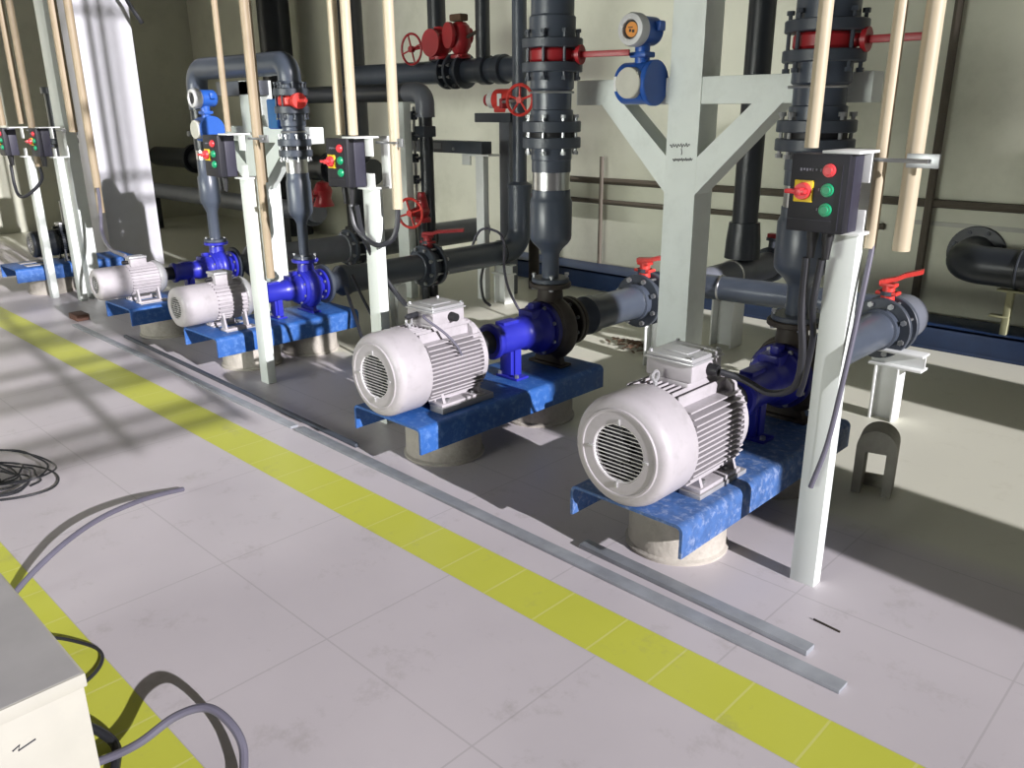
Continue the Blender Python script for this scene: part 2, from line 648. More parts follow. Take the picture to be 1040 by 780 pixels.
def make_big_motor(label, loc):
    """origin: under the middle of the motor front, on the mounting pads (z = pads' top)"""
    t = thing('electric_motor', label, 'motor', loc)
    z = AX - BASE_Z - 0.03          # shaft height above the pads
    R = 0.205
    # fan cover (cowl)
    pr = [(0.106, 0.03), (0.106, 0.003), (0.109, 0.0), (0.150, 0.0), (0.153, -0.003), (0.160, -0.003), (0.164, 0.002), (0.176, 0.004),
          (0.186, 0.008), (0.194, 0.015), (0.200, 0.024), (0.204, 0.036), (R, 0.046), (R, 0.185), (R - 0.012, 0.185), (R - 0.012, 0.07)]
    cv = MB().lathe(pr, (0, 0, z), (0, 1, 0), 56).build('fan_cover', 'motor_grey', t, None, 0.45)
    for a in (0, PI / 2, PI, 3 * PI / 2):
        x, zz = 0.116 * math.cos(a), 0.116 * math.sin(a)
        b = MB().box((-0.005, -0.006, -0.011), (0.005, 0.002, 0.011), 0.002, Matrix.Translation((x, 0, z + zz)) @ Matrix.Rotation(PI / 2 - a, 4, 'Y')).build('clip', 'motor_metal', cv)
    g = MB()
    n = 15
    for k in range(n):
        zz = -0.100 + 0.200 * k / (n - 1)
        hw = math.sqrt(max(0.0, 0.106 ** 2 - zz ** 2))
        g.box((-hw, 0.006, z + zz - 0.0017), (hw, 0.008, z + zz + 0.0017))
    g.torus((0, 0.005, z), (0, 1, 0), 0.106, 0.003, 40, 6)
    gr = g.build('fan_grille', 'grille_wire', t)
    f = MB().cyl((0, 0.05, z), (0, 0.056, z), 0.15, seg=32).cyl((0, 0.014, z), (0, 0.03, z), 0.035, 0.04, seg=20)
    for k in range(8):
        f.box((0.03, 0.018, -0.004), (0.09, 0.03, 0.004), 0, Matrix.Translation((0, 0, z)) @ Matrix.Rotation(2 * PI * k / 8, 4, 'Y'))
    f.build('cooling_fan', 'fan_dark', t)
    # finned stator body
    b = MB()
    b.cyl((0, 0.15, z), (0, 0.54, z), 0.158, seg=48)
    y0, y1 = 0.19, 0.53
    for sx in (-1, 1):
        for k in range(14):
            zz = -0.135 + 0.27 * k / 13
            xo = min(0.190, math.sqrt(0.212 ** 2 - zz ** 2))
            xi = math.sqrt(max(0.158 ** 2 - zz ** 2, 0)) - 0.03
            a, c = sorted((sx * xi, sx * xo))
            b.box((a, y0, z + zz - 0.0035), (c, y1, z + zz + 0.0035), 0.0015, seg=1)
    for k in range(9):
        x = -0.108 + 0.216 * k / 8
        zo = min(0.190, math.sqrt(0.212 ** 2 - x ** 2))
        zi = math.sqrt(0.158 ** 2 - x ** 2) - 0.02
        b.box((x - 0.0035, y0, z + zi), (x + 0.0035, y1, z + zo), 0.0015, seg=1)
    for k in range(6):
        x = -0.06 + 0.12 * k / 5
        zi = math.sqrt(0.158 ** 2 - x ** 2) - 0.02
        b.box((x - 0.0035, y0, z - 0.182), (x + 0.0035, y1, z - zi), 0, seg=1)
    b.build('finned_body', 'motor_grey', t)
    # end shield towards the pump
    MB().lathe([(0.0, 0.53), (0.188, 0.53), (0.190, 0.535), (0.190, 0.557), (0.176, 0.567), (0.14, 0.575), (0.11, 0.585), (0.0, 0.585)], (0, 0, z), (0, 1, 0), 44).build('end_shield', 'motor_grey', t)
    MB().cyl((0, 0.583, z), (0, 0.66, z), 0.026, seg=16).build('shaft', 'steel', t)
    # feet
    for sx in (-1, 1):
        b = MB()
        a, c = sorted((sx * 0.085, sx * 0.185))
        b.box((a, 0.25, 0), (c, 0.535, 0.016), 0.004)
        a, c = sorted((sx * 0.085, sx * 0.120))
        b.box((a, 0.26, 0.01), (c, 0.525, 0.075), 0.004)
        for yy in (0.275, 0.51):
            b.prism([(sx * 0.10, yy - 0.008, 0.012), (sx * 0.178, yy - 0.008, 0.012), (sx * 0.150, yy - 0.008, 0.09), (sx * 0.10, yy - 0.008, 0.09)], (0, 0.016, 0))
        ft = b.build('foot', 'motor_grey', t)
        for yy in (0.31, 0.475):
            MB().cyl((sx * 0.155, yy, 0.014), (sx * 0.155, yy, 0.030), 0.011, seg=6).build('bolt', 'bolt_steel', ft)
    # saddle and terminal box
    tb = MB().box((-0.085, 0.285, z + 0.150), (0.085, 0.50, z + 0.205), 0.01).box((-0.098, 0.285, z + 0.203), (0.098, 0.485, z + 0.268), 0.010).build('terminal_box', 'motor_grey', t)
    lid = MB().box((-0.104, 0.279, z + 0.268), (0.104, 0.491, z + 0.276), 0.003).box((-0.098, 0.285, z + 0.276), (0.098, 0.485, z + 0.293), 0.010).box((-0.05, 0.33, z + 0.293), (0.05, 0.44, z + 0.297), 0.003).build('lid', 'motor_metal', tb)
    for sx in (-1, 1):
        for yy in (0.296, 0.474):
            MB().cyl((sx * 0.087, yy, z + 0.276), (sx * 0.087, yy, z + 0.300), 0.007, seg=8).build('screw', 'bolt_steel', tb)
    MB().cyl((0.095, 0.40, z + 0.235), (0.135, 0.40, z + 0.235), 0.024, 0.020, seg=16).build('cable_gland', 'black', tb)
    for (x, y) in ((-0.02, 0.235), (0.0, 0.535)):
        MB().torus((x, y, z + 0.222), (1, 0, 0), 0.018, 0.006, 16, 6).cyl((x, y, z + 0.17), (x, y, z + 0.206), 0.009, seg=10).build('lifting_eye', 'motor_metal', t)
    MB().prism([(0.10, 0.49, z + 0.140), (0.155, 0.49, z + 0.110), (0.145, 0.49, z + 0.165), (0.12, 0.49, z + 0.185)], (0, 0.035, 0)).build('lifting_lug', 'motor_grey', t)
    return t


def make_small_motor(label, loc, mg='motor_grey'):
    t = thing('electric_motor', label, 'motor', loc)
    z = 0.185
    R = 0.132
    pr = [(0.070, 0.02), (0.072, 0.002), (0.078, 0), (0.108, 0), (0.122, 0.008), (0.130, 0.022), (R, 0.036), (R, 0.235), (R - 0.003, 0.245), (R - 0.012, 0.245), (R - 0.012, 0.04)]
    MB().lathe(pr, (0, 0, z), (0, 1, 0), 44).build('fan_cover', mg, t)
    g = MB()
    for k in range(9):
        zz = -0.06 + 0.12 * k / 8
        hw = math.sqrt(0.072 ** 2 - zz ** 2)
        g.box((-hw, 0.004, z + zz - 0.0025), (hw, 0.008, z + zz + 0.0025))
    for rr in (0.03, 0.072):
        g.torus((0, 0.006, z), (0, 1, 0), rr, 0.003, 28, 6)
    g.build('fan_grille', 'motor_metal', t)
    MB().cyl((0, 0.022, z), (0, 0.03, z), 0.10, seg=28).build('cooling_fan', 'fan_dark', t)
    b = MB().cyl((0, 0.20, z), (0, 0.50, z), 0.112, seg=40)
    for k in range(28):
        a = 2 * PI * k / 28
        b.box((0.105, 0.255, -0.003), (0.128, 0.48, 0.003), 0, Matrix.Translation((0, 0, z)) @ Matrix.Rotation(a, 4, 'Y'))
    b.build('finned_body', mg, t)
    MB().lathe([(0, 0.475), (0.135, 0.475), (0.140, 0.48), (0.140, 0.50), (0.12, 0.53), (0.085, 0.55), (0, 0.55)], (0, 0, z), (0, 1, 0), 40).build('end_shield', 'motor_metal', t)
    MB().cyl((0, 0.545, z), (0, 0.572, z), 0.02, seg=14).build('shaft', 'steel', t)
    for sx in (-1, 1):
        b = MB()
        a, c = sorted((sx * 0.07, sx * 0.135))
        b.box((a, 0.27, 0), (c, 0.47, 0.013), 0.003)
        for yy in (0.28, 0.445):
            b.prism([(sx * 0.07, yy, 0.01), (sx * 0.125, yy, 0.01), (sx * 0.098, yy, 0.12), (sx * 0.06, yy, 0.10)], (0, 0.014, 0))
        b.build('foot', mg, t)
    tb = MB().box((-0.055, 0.28, z + 0.115), (0.055, 0.41, z + 0.178), 0.008).build('terminal_box', mg, t)
    MB().box((-0.06, 0.275, z + 0.178), (0.06, 0.415, z + 0.196), 0.006).build('lid', 'motor_metal', tb)
    MB().cyl((0, 0.235, z + 0.15), (0, 0.282, z + 0.15), 0.016, seg=14).build('cable_gland', 'black', tb)
    return t


def make_pump(label, loc, volute_mat='iron_brown'):
    """origin: on the base top, below the front of the coupling; shaft along +y"""
    t = thing('centrifugal_pump', label, 'pump', loc)
    z = AX - BASE_Z
    MB().lathe([(0, -0.035), (0.058, -0.035), (0.06, -0.03), (0.06, 0.055), (0.045, 0.06), (0.045, 0.075), (0.0, 0.075)], (0, 0, z), (0, 1, 0), 24).build('coupling', 'black', t)
    MB().lathe([(0, 0.03), (0.082, 0.03), (0.092, 0.038), (0.092, 0.06), (0.082, 0.075), (0.080, 0.09), (0.080, 0.25), (0.086, 0.265), (0.092, 0.28), (0.092, 0.33), (0.10, 0.35), (0.122, 0.37), (0.125, 0.38), (0.125, 0.41), (0, 0.41)],
               (0, 0, z), (0, 1, 0), 36).box((-0.032, 0.11, z + 0.06), (0.032, 0.22, z + 0.09), 0.006).box((-0.05, 0.30, z + 0.04), (0.05, 0.40, z + 0.118), 0.008).box((-0.02, 0.34, z + 0.10), (0.02, 0.40, z + 0.15), 0.006).build('bearing_bracket', 'pump_blue', t)
    b = MB()
    b.box((-0.055, 0.135, 0.0), (0.095, 0.225, 0.014), 0.004)
    b.box((-0.04, 0.15, 0.01), (0.04, 0.175, z - 0.05), 0.006)
    for sx in (-1, 1):
        b.prism([(sx * 0.04, 0.172, 0.012), (sx * 0.05, 0.172, 0.012), (sx * 0.05, 0.172, z - 0.06), (sx * 0.04, 0.172, z - 0.03)], (0, 0.045, 0))
    sf = b.build('support_foot', 'pump_blue', t)
    for x in (-0.04, 0.08):
        MB().cyl((x, 0.15, 0.012), (x, 0.15, 0.03), 0.012, seg=6).build('bolt', 'bolt_steel', sf)
    cc = MB().lathe([(0, 0.405), (0.140, 0.405), (0.145, 0.41), (0.145, 0.435), (0, 0.435)], (0, 0, z), (0, 1, 0), 40).build('casing_cover', 'pump_blue' if volute_mat == 'pump_blue' else 'pump_dark', t)
    bolts(cc, (0, 0.415, z), (0, 1, 0), 0.128, 8, 0.011, 0.05)
    # volute: swelling spiral ring round the shaft
    v = MB()
    v.lathe([(0, 0.43), (0.135, 0.43), (0.152, 0.445), (0.158, 0.48), (0.158, 0.515), (0.15, 0.55), (0.125, 0.57), (0.09, 0.585), (0.085, 0.62), (0, 0.62)], (0, 0, z), (0, 1, 0), 40)
    pts, rad = [], []
    for k in range(25):
        a = -PI * 0.35 + 2 * PI * 0.86 * k / 24
        rr = 0.028 + 0.034 * k / 24
        pts.append((0.128 * math.cos(a) * -1, 0.497, z + 0.128 * math.sin(a)))
        rad.append(rr)
    v.tube(pts, rad, 12)
    v.tube([(0.0, 0.497, z + 0.12), (0, 0.497, 0.45)], [0.075, 0.062], 18)
    v.box((-0.12, 0.455, 0.0), (0.12, 0.54, 0.016), 0.004)
    v.prism([(-0.10, 0.48, 0.012), (0.10, 0.48, 0.012), (0.06, 0.48, z - 0.10), (-0.06, 0.48, z - 0.10)], (0, 0.035, 0))
    v.build('volute', volute_mat, t)
    df = MB().lathe(disc_prof(0.112, 0.026), (0, 0.497, 0.43), (0, 0, 1), 32).build('discharge_flange', volute_mat, t)
    bolts(df, (0, 0.497, 0.46), (0, 0, 1), 0.088, 4, 0.012, 0.085)
    sfl = MB().lathe(disc_prof(0.135, 0.026), (0, 0.618, z), (0, 1, 0), 36).build('suction_flange', volute_mat, t)
    bolts(sfl, (0, 0.645, z), (0, 1, 0), 0.11, 8, 0.011, 0.08)
    return t


def make_riser(label, loc, h, valve_z=1.845, joint=(1.42, 1.55), top='up', mat_='pvc_grey', s=0.9, fz=0.724):
    """loc at floor level below the discharge flange; heights above the floor; s scales the radii"""
    t = thing('riser_pipe', label, 'pipe', loc)

    def L(name, prof, m):
        return MB().lathe([(r_ * s, z_) for r_, z_ in prof], (0, 0, 0), (0, 0, 1), 36).build(name, m, t)
    MB().lathe(disc_prof(0.112 * s, 0.024), (0, 0, fz), (0, 0, 1), 32).build('flange', 'flange_grey', t)
    L('reducer_sleeve', [(0, fz + .02), (0.050, fz + .02), (0.052, 0.87), (0.06, 0.885), (0.075, 0.905), (0.105, 0.93), (0.120, 0.95), (0.123, 0.97), (0.123, 1.145), (0.118, 1.155), (0.112, 1.17), (0.112, 1.205), (0, 1.205)], mat_)
    bd = L('bright_band', [(0, 1.203), (0.107, 1.203), (0.107, 1.295), (0, 1.295)], 'steel')
    bd['label'] = 'bright stainless band round the pipe'
    j0, j1 = joint
    L('lower_pipe', [(0, 1.293), (0.112, 1.293), (0.112, 1.35), (0.116, 1.355), (0.116, j0 - 0.002), (0, j0 - 0.002)] if j0 > 1.37 else [(0, 1.293), (0.112, 1.293), (0.112, j0), (0, j0)], mat_)
    jm = (j0 + j1) / 2
    for (a, b) in ((j0, jm - 0.012), (jm + 0.012, j1)):
        MB().lathe(disc_prof(0.165 * s, b - a), (0, 0, a), (0, 0, 1), 36).build('flange', 'flange_grey', t)
    L('gasket', [(0, jm - .015), (0.13, jm - .015), (0.13, jm + .015), (0, jm + .015)], 'black')
    bolts(t, (0, 0, jm), (0, 0, 1), 0.143 * s, 8, 0.016 * s, (j1 - j0) + 0.06)
    v0, v1 = valve_z - 0.032, valve_z + 0.032
    L('middle_pipe', [(0, j1), (0.120, j1), (0.120, j1 + .05), (0.110, j1 + .055), (0.110, v0 - .13), (0.122, v0 - .12), (0.122, v0 - .035), (0, v0 - .035)], mat_)
    for a in (v0 - .045, v1):
        MB().lathe(disc_prof(0.168 * s, 0.045), (0, 0, a), (0, 0, 1), 36).build('flange', 'flange_grey', t)
    bolts(t, (0, 0, valve_z), (0, 0, 1), 0.147 * s, 8, 0.016 * s, 0.23, 'flange_grey')
    if top == 'up':
        L('upper_pipe', [(0, v1 + .04), (0.128, v1 + .04), (0.128, v1 + .14), (0.118, v1 + .15), (0.118, h), (0, h)], mat_)
    return t


def make_bfly(label, loc, d, handle_dir, m='valve_red', R=0.128, th=0.088, lever=0.34, neck=0.10, lm='valve_red', flat=False, lift=0.03):
    """wafer butterfly valve: ring about d, neck along handle axis n, lever"""
    t = thing('butterfly_valve', label, 'valve', loc)
    d = Vector(d)
    MB().lathe([(0, -th / 2), (R - .01, -th / 2), (R, -th / 2 + .01), (R, th / 2 - .01), (R - .01, th / 2), (0, th / 2)], (0, 0, 0), d, 36).build('valve_body', m, t)
    n = Vector(handle_dir).normalized()
    b = MB()
    b.cyl(n * (R - .02), n * (R + neck), 0.026, 0.022, seg=16)
    b.cyl(n * (R + neck - .02), n * (R + neck), 0.045, seg=20)
    b.build('neck', m, t)
    return t, n


def lever(t, p, dirv, L, m, up=(0, 0, 1), wid=0.03, th=0.014, bend=0.03):
    dirv = Vector(dirv).normalized()
    up = Vector(up)
    p = Vector(p)
    side = dirv.cross(up).normalized()

    def q(a, u, s_):
        return p + dirv * a + up * u + side * s_
    b = MB()
    prof = [(-0.03, 0), (0.06, 0), (0.10, bend), (L, bend * 1.2), (L, bend * 1.2 + th), (0.095, bend + th), (0.055, th), (-0.03, th)]
    b.prism([q(a, u, -wid / 2) for a, u in prof], side * wid)
    return b.build('lever', m, t)


# ------------------------------------------------------------------ the five pump sets
PX = {4: -1.545, 3: -2.87, 2: -4.93, 1: -6.12, 0: -8.43}
YO = {4: 0.10, 3: 0.0, 2: -0.08, 1: -0.12, 0: -0.20}      # each set's offset in y from the third set
where = {4: 'nearest to the photographer at the right', 3: 'second nearest, behind the right-hand one', 2: 'third from the right, beside the doubled posts',
         1: 'fourth from the right, in front of the white pillar', 0: 'farthest left, cut by the photo edge'}

BIG = SMALL = PUMP = None
BL = {4: 'worn bright blue channel base under the large nearest motor', 3: 'blue channel base of the second pump from the right, half in shade',
      2: 'blue channel base of the third pump from the right, with small white motor', 1: 'blue channel base below the small motor in front of the white pillar',
      0: 'blue channel base at the far left edge behind a white post'}
ML = {4: 'large grey finned electric motor nearest the camera, round fan grille facing front', 3: 'large grey finned electric motor second from the right on a dark blue base',
      2: 'small white electric motor with plain drum cover behind the second long white post', 1: 'small grey electric motor in front of the sunlit white pillar',
      0: 'electric motor at the left edge of the photo, mostly in the dark'}
PL = {4: 'blue centrifugal pump behind the nearest motor, partly hidden by the cable post', 3: 'blue centrifugal pump with dark iron volute on the second base from the right',
      2: 'all blue centrifugal pump below the bent-over grey riser', 1: 'all blue centrifugal pump behind the small motor at the white pillar',
      0: 'dark centrifugal pump far left behind the first white post'}
PS = {4: 1.0, 3: 1.0, 2: 0.80, 1: 0.80, 0: 0.80}       # size of each pump
BY = {4: 2.16, 3: 2.13, 2: 2.25, 1: 2.21, 0: 2.15}      # front edge of each base
BLEN = {4: 1.36, 3: 1.30, 2: 1.06, 1: 1.06, 0: 1.06}
PY = {k: (2.765 + YO[k] if k in (4, 3) else 2.74 + YO[k]) for k in PX}
RY = {k: PY[k] + 0.497 * PS[k] for k in PX}             # y of each riser
FZ = {k: BASE_Z + 0.456 * PS[k] for k in PX}
SZ = {k: BASE_Z + (AX - BASE_Z) * PS[k] for k in PX}
for k in (4, 3, 2, 1, 0):
    x, yo = PX[k], YO[k]
    y0 = BY[k]
    big = k in (4, 3)
    bt = make_base(BL[k], (x, y0, 0), BLEN[k], 0.49 if big else 0.45, 'base_worn' if k == 4 else 'base_blue')
    if big:
        ph = 0.018 if k == 4 else 0.03
        my = 2.13 if k == 4 else 2.08
        add_pads(bt, 0.135, my + 0.24 - y0, my + 0.57 - y0, ph)
        loc = (x - (0.012 if k == 4 else 0.0), my, BASE_Z + ph)
        if BIG is None:
            BIG = make_big_motor(ML[k], loc)
        else:
            d = dup(BIG, ML[k], loc)
            d.scale = (0.94, 0.97, 0.94)
    else:
        my = y0 - 0.13
        sc_ = {2: 0.95, 1: 0.86, 0: 0.9}[k]
        add_pads(bt, 0.09, my + 0.25 - y0, my + 0.47 - y0, 0.006)
        loc = (x, my, BASE_Z + 0.006)
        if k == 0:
            d = make_small_motor(ML[k], loc, 'pvc_dark')  # dark colour paints in the shade at the left end
        elif SMALL is None:
            SMALL = make_small_motor(ML[k], loc)
            d = SMALL
        else:
            d = dup(SMALL, ML[k], loc)
        d.scale = (sc_, 0.9, sc_)
    py = PY[k]
    if k == 0:
        d.location.y += 0.35
    elif k in (4, 2):
        PUMP = make_pump(PL[k], (x, py, BASE_Z), 'iron_brown' if k == 4 else 'pump_blue')
        d = PUMP
    else:
        d = dup(PUMP, PL[k], (x, py, BASE_Z))
    if k:
        d.scale = (PS[k],) * 3
    make_pedestal({4: 'round concrete pedestal under the front of the nearest blue base', 3: 'round concrete pedestal under the front of the second blue base',
                   2: 'round concrete pedestal under the front of the third blue base', 1: 'round concrete pedestal under the front of the base at the white pillar',
                   0: 'round concrete pedestal under the front of the base at the far left'}[k], (x + 0.02, y0 + 0.33, 0))
    make_pedestal({4: 'round concrete pedestal under the rear of the nearest blue base', 3: 'round concrete pedestal under the rear of the second blue base',
                   2: 'round concrete pedestal under the rear of the third blue base, sunlit', 1: 'round concrete pedestal under the rear of the base at the white pillar',
                   0: 'round concrete pedestal under the rear of the base at the far left'}[k], (x + 0.02, y0 + BLEN[k] - 0.28, 0))

# risers
make_riser('thick grey vertical riser pipe at right behind the cable post, with two bolted joints', (PX[4] + .01, RY[4], 0), CZ, 1.842, (1.43, 1.55), s=0.94, fz=FZ[4])
make_riser('thick grey vertical riser pipe left of the Y-shaped column, silver band at mid height', (PX[3], RY[3], 0), CZ, 1.845, (1.41, 1.54), s=0.89, fz=FZ[3])
r2 = make_riser('grey riser pipe before the second Y column, bending over to the left on top', (PX[2], RY[2], 0), 3, 1.655, (1.31, 1.42), 'bend', s=0.66, fz=FZ[2])
ry2 = RY[2]
dx12, dy12 = PX[1] - PX[2], RY[1] - ry2
MB().tube([(0, 0, 1.725), (0, 0, 1.885), (dx12, dy12, 1.885), (dx12, dy12, 1.605)], 0.074, 24, 0.12).build('crossover_pipe', 'pvc_grey', r2)
MB().torus((0, 0, 1.765), (0, 0, 1), 0.076, 0.010, 28, 8).build('elbow_collar', 'pvc_grey', r2)
r1 = thing('riser_pipe', 'dark riser pipe of the pump at the white pillar, below the left flow meter', 'pipe', (PX[1], RY[1], 0))
fz = FZ[1]
MB().lathe(disc_prof(0.085, 0.024), (0, 0, fz), (0, 0, 1), 32).build('flange', 'flange_grey', r1)
MB().lathe([(0, fz + .02), (0.042, fz + .02), (0.042, 0.86), (0.066, 0.92), (0.078, 0.94), (0.078, 1.12), (0.066, 1.14), (0.066, 1.25), (0, 1.25)], (0, 0, 0), (0, 0, 1), 30).build('reducer_sleeve', 'pvc_grey', r1)
MB().lathe([(0, 1.245), (0.066, 1.245), (0.066, 1.32), (0, 1.32)], (0, 0, 0), (0, 0, 1), 30).build('bright_band', 'steel', r1)
MB().lathe([(0, 1.318), (0.07, 1.318), (0.07, 1.42), (0.11, 1.42), (0.11, 1.455), (0.07, 1.455), (0.07, 1.60), (0, 1.60)], (0, 0, 0), (0, 0, 1), 30).build('pipe', 'pvc_dark', r1)

# butterfly valves in the risers
for (k, zc, lab, hd, m, sR) in ((4, 1.842, 'red butterfly valve in the right-hand riser, lever pointing right', (1, 0.05, 0), 'valve_red', 0.94),
                                (3, 1.845, 'red butterfly valve in the riser left of the Y column, long lever to the right', (1, 0.25, 0), 'valve_red', 0.89),
                                (2, 1.655, 'red butterfly valve in the bent-over riser with round boss at its right', (1, -0.2, 0), 'lever_red', 0.66)):
    t, n = make_bfly(lab, (PX[k] + (.01 if k == 4 else 0), RY[k], zc), (0, 0, 1), hd, m, R=0.13 * sR, neck=0.045, th=0.06)
    p = n * (0.13 * sR + 0.04)
    if k == 2:
        MB().cyl(p - n * .03, p + n * .02, 0.048, seg=24).cyl(p, p + n * .13, 0.012, seg=10).build('boss', m, t)
    else:
        MB().box((0.0, -0.008, -0.014), (0.25, 0.008, 0.014), 0.004, Matrix.Translation(p) @ Matrix.Rotation(math.atan2(n.y, n.x), 4, 'Z')).build('lever', m, t)


# suction lines ------------------------------------------------------------
def pipe_part(name, pts, r, m, parent, fillet=0.0, seg=24, fs=10):
    return MB().tube(pts, r, seg, fillet, fs).build(name, m, parent)


def flange_pair(t, y, z, R=0.165, gap=0.09, th=0.03, n=8, d=(0, 1, 0), x=0, bm='bolt_steel'):
    d = Vector(d)
    c = Vector((x, y, z))
    for s_ in (-1, 1):
        o = c + d * (s_ * gap / 2 + (0 if s_ > 0 else -th))
        MB().lathe(disc_prof(R, th), o, d, 36).build('flange', 'flange_grey', t)
    bolts(t, c, d, R - 0.025, n, 0.015, gap + 2 * th + 0.05, bm)


sy = {k: PY[k] + 0.648 * PS[k] for k in PX}


def suction(k, label, y_valve, y_end, r=0.098, m='pvc_grey', m2=None):
    t = thing('suction_pipe', label, 'pipe', (PX[k], sy[k], SZ[k]))
    yv = y_valve - sy[k]
    MB().lathe(disc_prof(0.135, 0.026), (0, 0, 0), (0, 1, 0), 32).build('flange', 'iron_brown' if k in (3, 4) else 'flange_grey', t)
    MB().lathe([(0, 0.02), (0.07, 0.02), (0.07, 0.10), (r + 0.012, 0.15), (r + 0.012, 0.20), (r, 0.205), (r, yv - 0.12), (r + .012, yv - 0.115), (r + .012, yv - .07), (0, yv - .07)], (0, 0, 0), (0, 1, 0), 32).build('front_pipe', m, t)
    flange_pair(t, yv, 0, 0.162, 0.075)
    if y_end:
        ye = y_end - sy[k]
        MB().lathe([(0, yv + .065), (r + .014, yv + .065), (r + .014, yv + 0.14), (r, yv + .15), (r, ye), (0, ye)], (0, 0, 0), (0, 1, 0), 32).build('rear_pipe', m2 or m, t)
    return t


s4 = suction(4, 'grey suction pipe at right behind the cable post, big bolted flanges and elbow end', 4.46, None)
yv = 4.46 - sy[4]
MB().lathe([(0, yv + .065), (0.118, yv + .065), (0.118, yv + .13), (0.128, yv + .135), (0.128, yv + .30), (0.118, yv + .33), (0.08, yv + .35), (0, yv + .355)], (0, 0, 0), (0, 1, 0), 34).build('tee', 'pvc_pale', s4)
s3 = suction(3, 'grey suction pipe left of the Y column running back to the wall', 4.13, 6.399, m2='pvc_pale')
MB().torus((0, 5.18 - sy[3], 0), (0, 1, 0), 0.1, 0.007, 36, 8).build('clamp_ring', 'steel', s3)
s2 = suction(2, 'grey suction pipe from the third pump back to a tall upturned elbow', 4.16, None, 0.098)
yv = 4.16 - sy[2]
ye = 5.20 - sy[2]
pipe_part('elbow_pipe', [(0, yv + .06, 0), (0, ye, 0), (0, ye, 0.54)], 0.100, 'pvc_grey', s2, 0.19)
MB().lathe([(0, 0.52), (0.106, 0.52), (0.106, 0.55), (0.085, 0.56), (0.060, 0.575), (0.060, CZ - SZ[2] - .01), (0, CZ - SZ[2] - .01)], (0.0, ye, 0), (0, 0, 1), 28).build('upper_pipe', 'pvc_grey', s2)
MB().torus((0, 4.95 - sy[2], 0), (0, 1, 0), 0.101, 0.006, 30, 8).build('clamp_ring', 'black', s2)
s1 = suction(1, 'dark suction pipe of the fourth pump running back behind the white support post', 4.3, 5.9, 0.115, 'pvc_pale', 'pvc_pale')
MB().cyl((0, 4.9 - sy[1], 0), (0, 5.2 - sy[1], 0), 0.122, seg=30).build('dark_sleeve', 'black', s1)
# cross link between the third and fourth suction line
cl = thing('link_pipe', 'dark grey pipe lying crosswise behind the Y column, linking two suction lines', 'pipe', (-2.77, 4.66, 0.50))
pipe_part('pipe', [(0, 0, 0), (1.1, 0.12, 0.0)], 0.078, 'pvc_grey', cl)
MB().torus((0.12, 0.012, 0), (1, .1, 0), 0.08, 0.007, 30, 8).build('clamp_ring', 'steel', cl)

# valves in the suction lines
for (k, y, lab, L, dv, m) in ((4, 4.46, 'butterfly valve with bright red raised lever between the big flanges at right', 0.18, (0.85, 0.2, 0.27), 'lever_red'),
                              (3, 4.13, 'butterfly valve with bright red lever just left of the Y column', 0.20, (0.90, 0.3, 0.06), 'lever_red'),
                              (2, 4.16, 'dark butterfly valve with purplish red lever on the third suction pipe', 0.30, (0.75, 0.6, 0.06), 'valve_red')):
    t, n = make_bfly(lab, (PX[k], y, SZ[k]), (0, 1, 0), (0, 0, 1), 'flange_grey', R=0.122, th=0.07, neck=0.07)
    MB().cyl((0, 0, 0.14), (0, 0, 0.235), 0.036, 0.030, seg=16).box((-0.055, -0.035, 0.175), (0.055, 0.035, 0.192), 0.004).box((-0.04, -0.03, 0.215), (0.04, 0.03, 0.235), 0.006).build('stem', m, t)
    lever(t, (-0.02, 0, 0.232), dv, L, m, (0, 0, 1), 0.05, 0.024, 0.01)
t, n = make_bfly('dark red levered valve on the pale pipe at the back wall', (PX[3], 5.75, SZ[3]), (0, 1, 0), (0, 0, 1), 'flange_grey', R=0.13, th=0.07, neck=0.07)
lever(t, (0, 0, 0.2), (1, -0.1, 0), 0.2, 'valve_red', (0, 0, 1), 0.05, 0.03, 0.06)


# supports under pipes -------------------------------------------------------
def ibeam(b, lo, hi, axis='z', tf=0.012):
    """I section between two corners; flanges along x faces for axis z"""
    lo, hi = Vector(lo), Vector(hi)
    if axis == 'z':
        b.box((lo.x, lo.y, lo.z), (lo.x + tf, hi.y, hi.z), 0.002)
        b.box((hi.x - tf, lo.y, lo.z), (hi.x, hi.y, hi.z), 0.002)
        ym = (lo.y + hi.y) / 2
        b.box((lo.x + tf, ym - .005, lo.z), (hi.x - tf, ym + .005, hi.z))
    else:
        b.box((lo.x, lo.y, lo.z), (hi.x, hi.y, lo.z + tf), 0.002)
        b.box((lo.x, lo.y, hi.z - tf), (hi.x, hi.y, hi.z), 0.002)
        ym = (lo.y + hi.y) / 2
        b.box((lo.x, ym - .005, lo.z + tf), (hi.x, ym + .005, hi.z - tf))


def support(label, x, y, top, w_=0.13, beam=None, m='white_paint'):
    t = thing('pipe_support', label, 'pipe support', (x, y, 0))
    b = MB()
    h = top
    if beam:
        ib = MB()
        ibeam(ib, (beam[0], -.05, top - .09), (beam[1], .05, top), 'x')
        ib.build('cross_beam', m, t)
        h = top - .09
    ibeam(b, (-w_ / 2, -w_ / 2 * .9, 0.0), (w_ / 2, w_ / 2 * .9, h))
    b.build('upright', m, t)
    return t


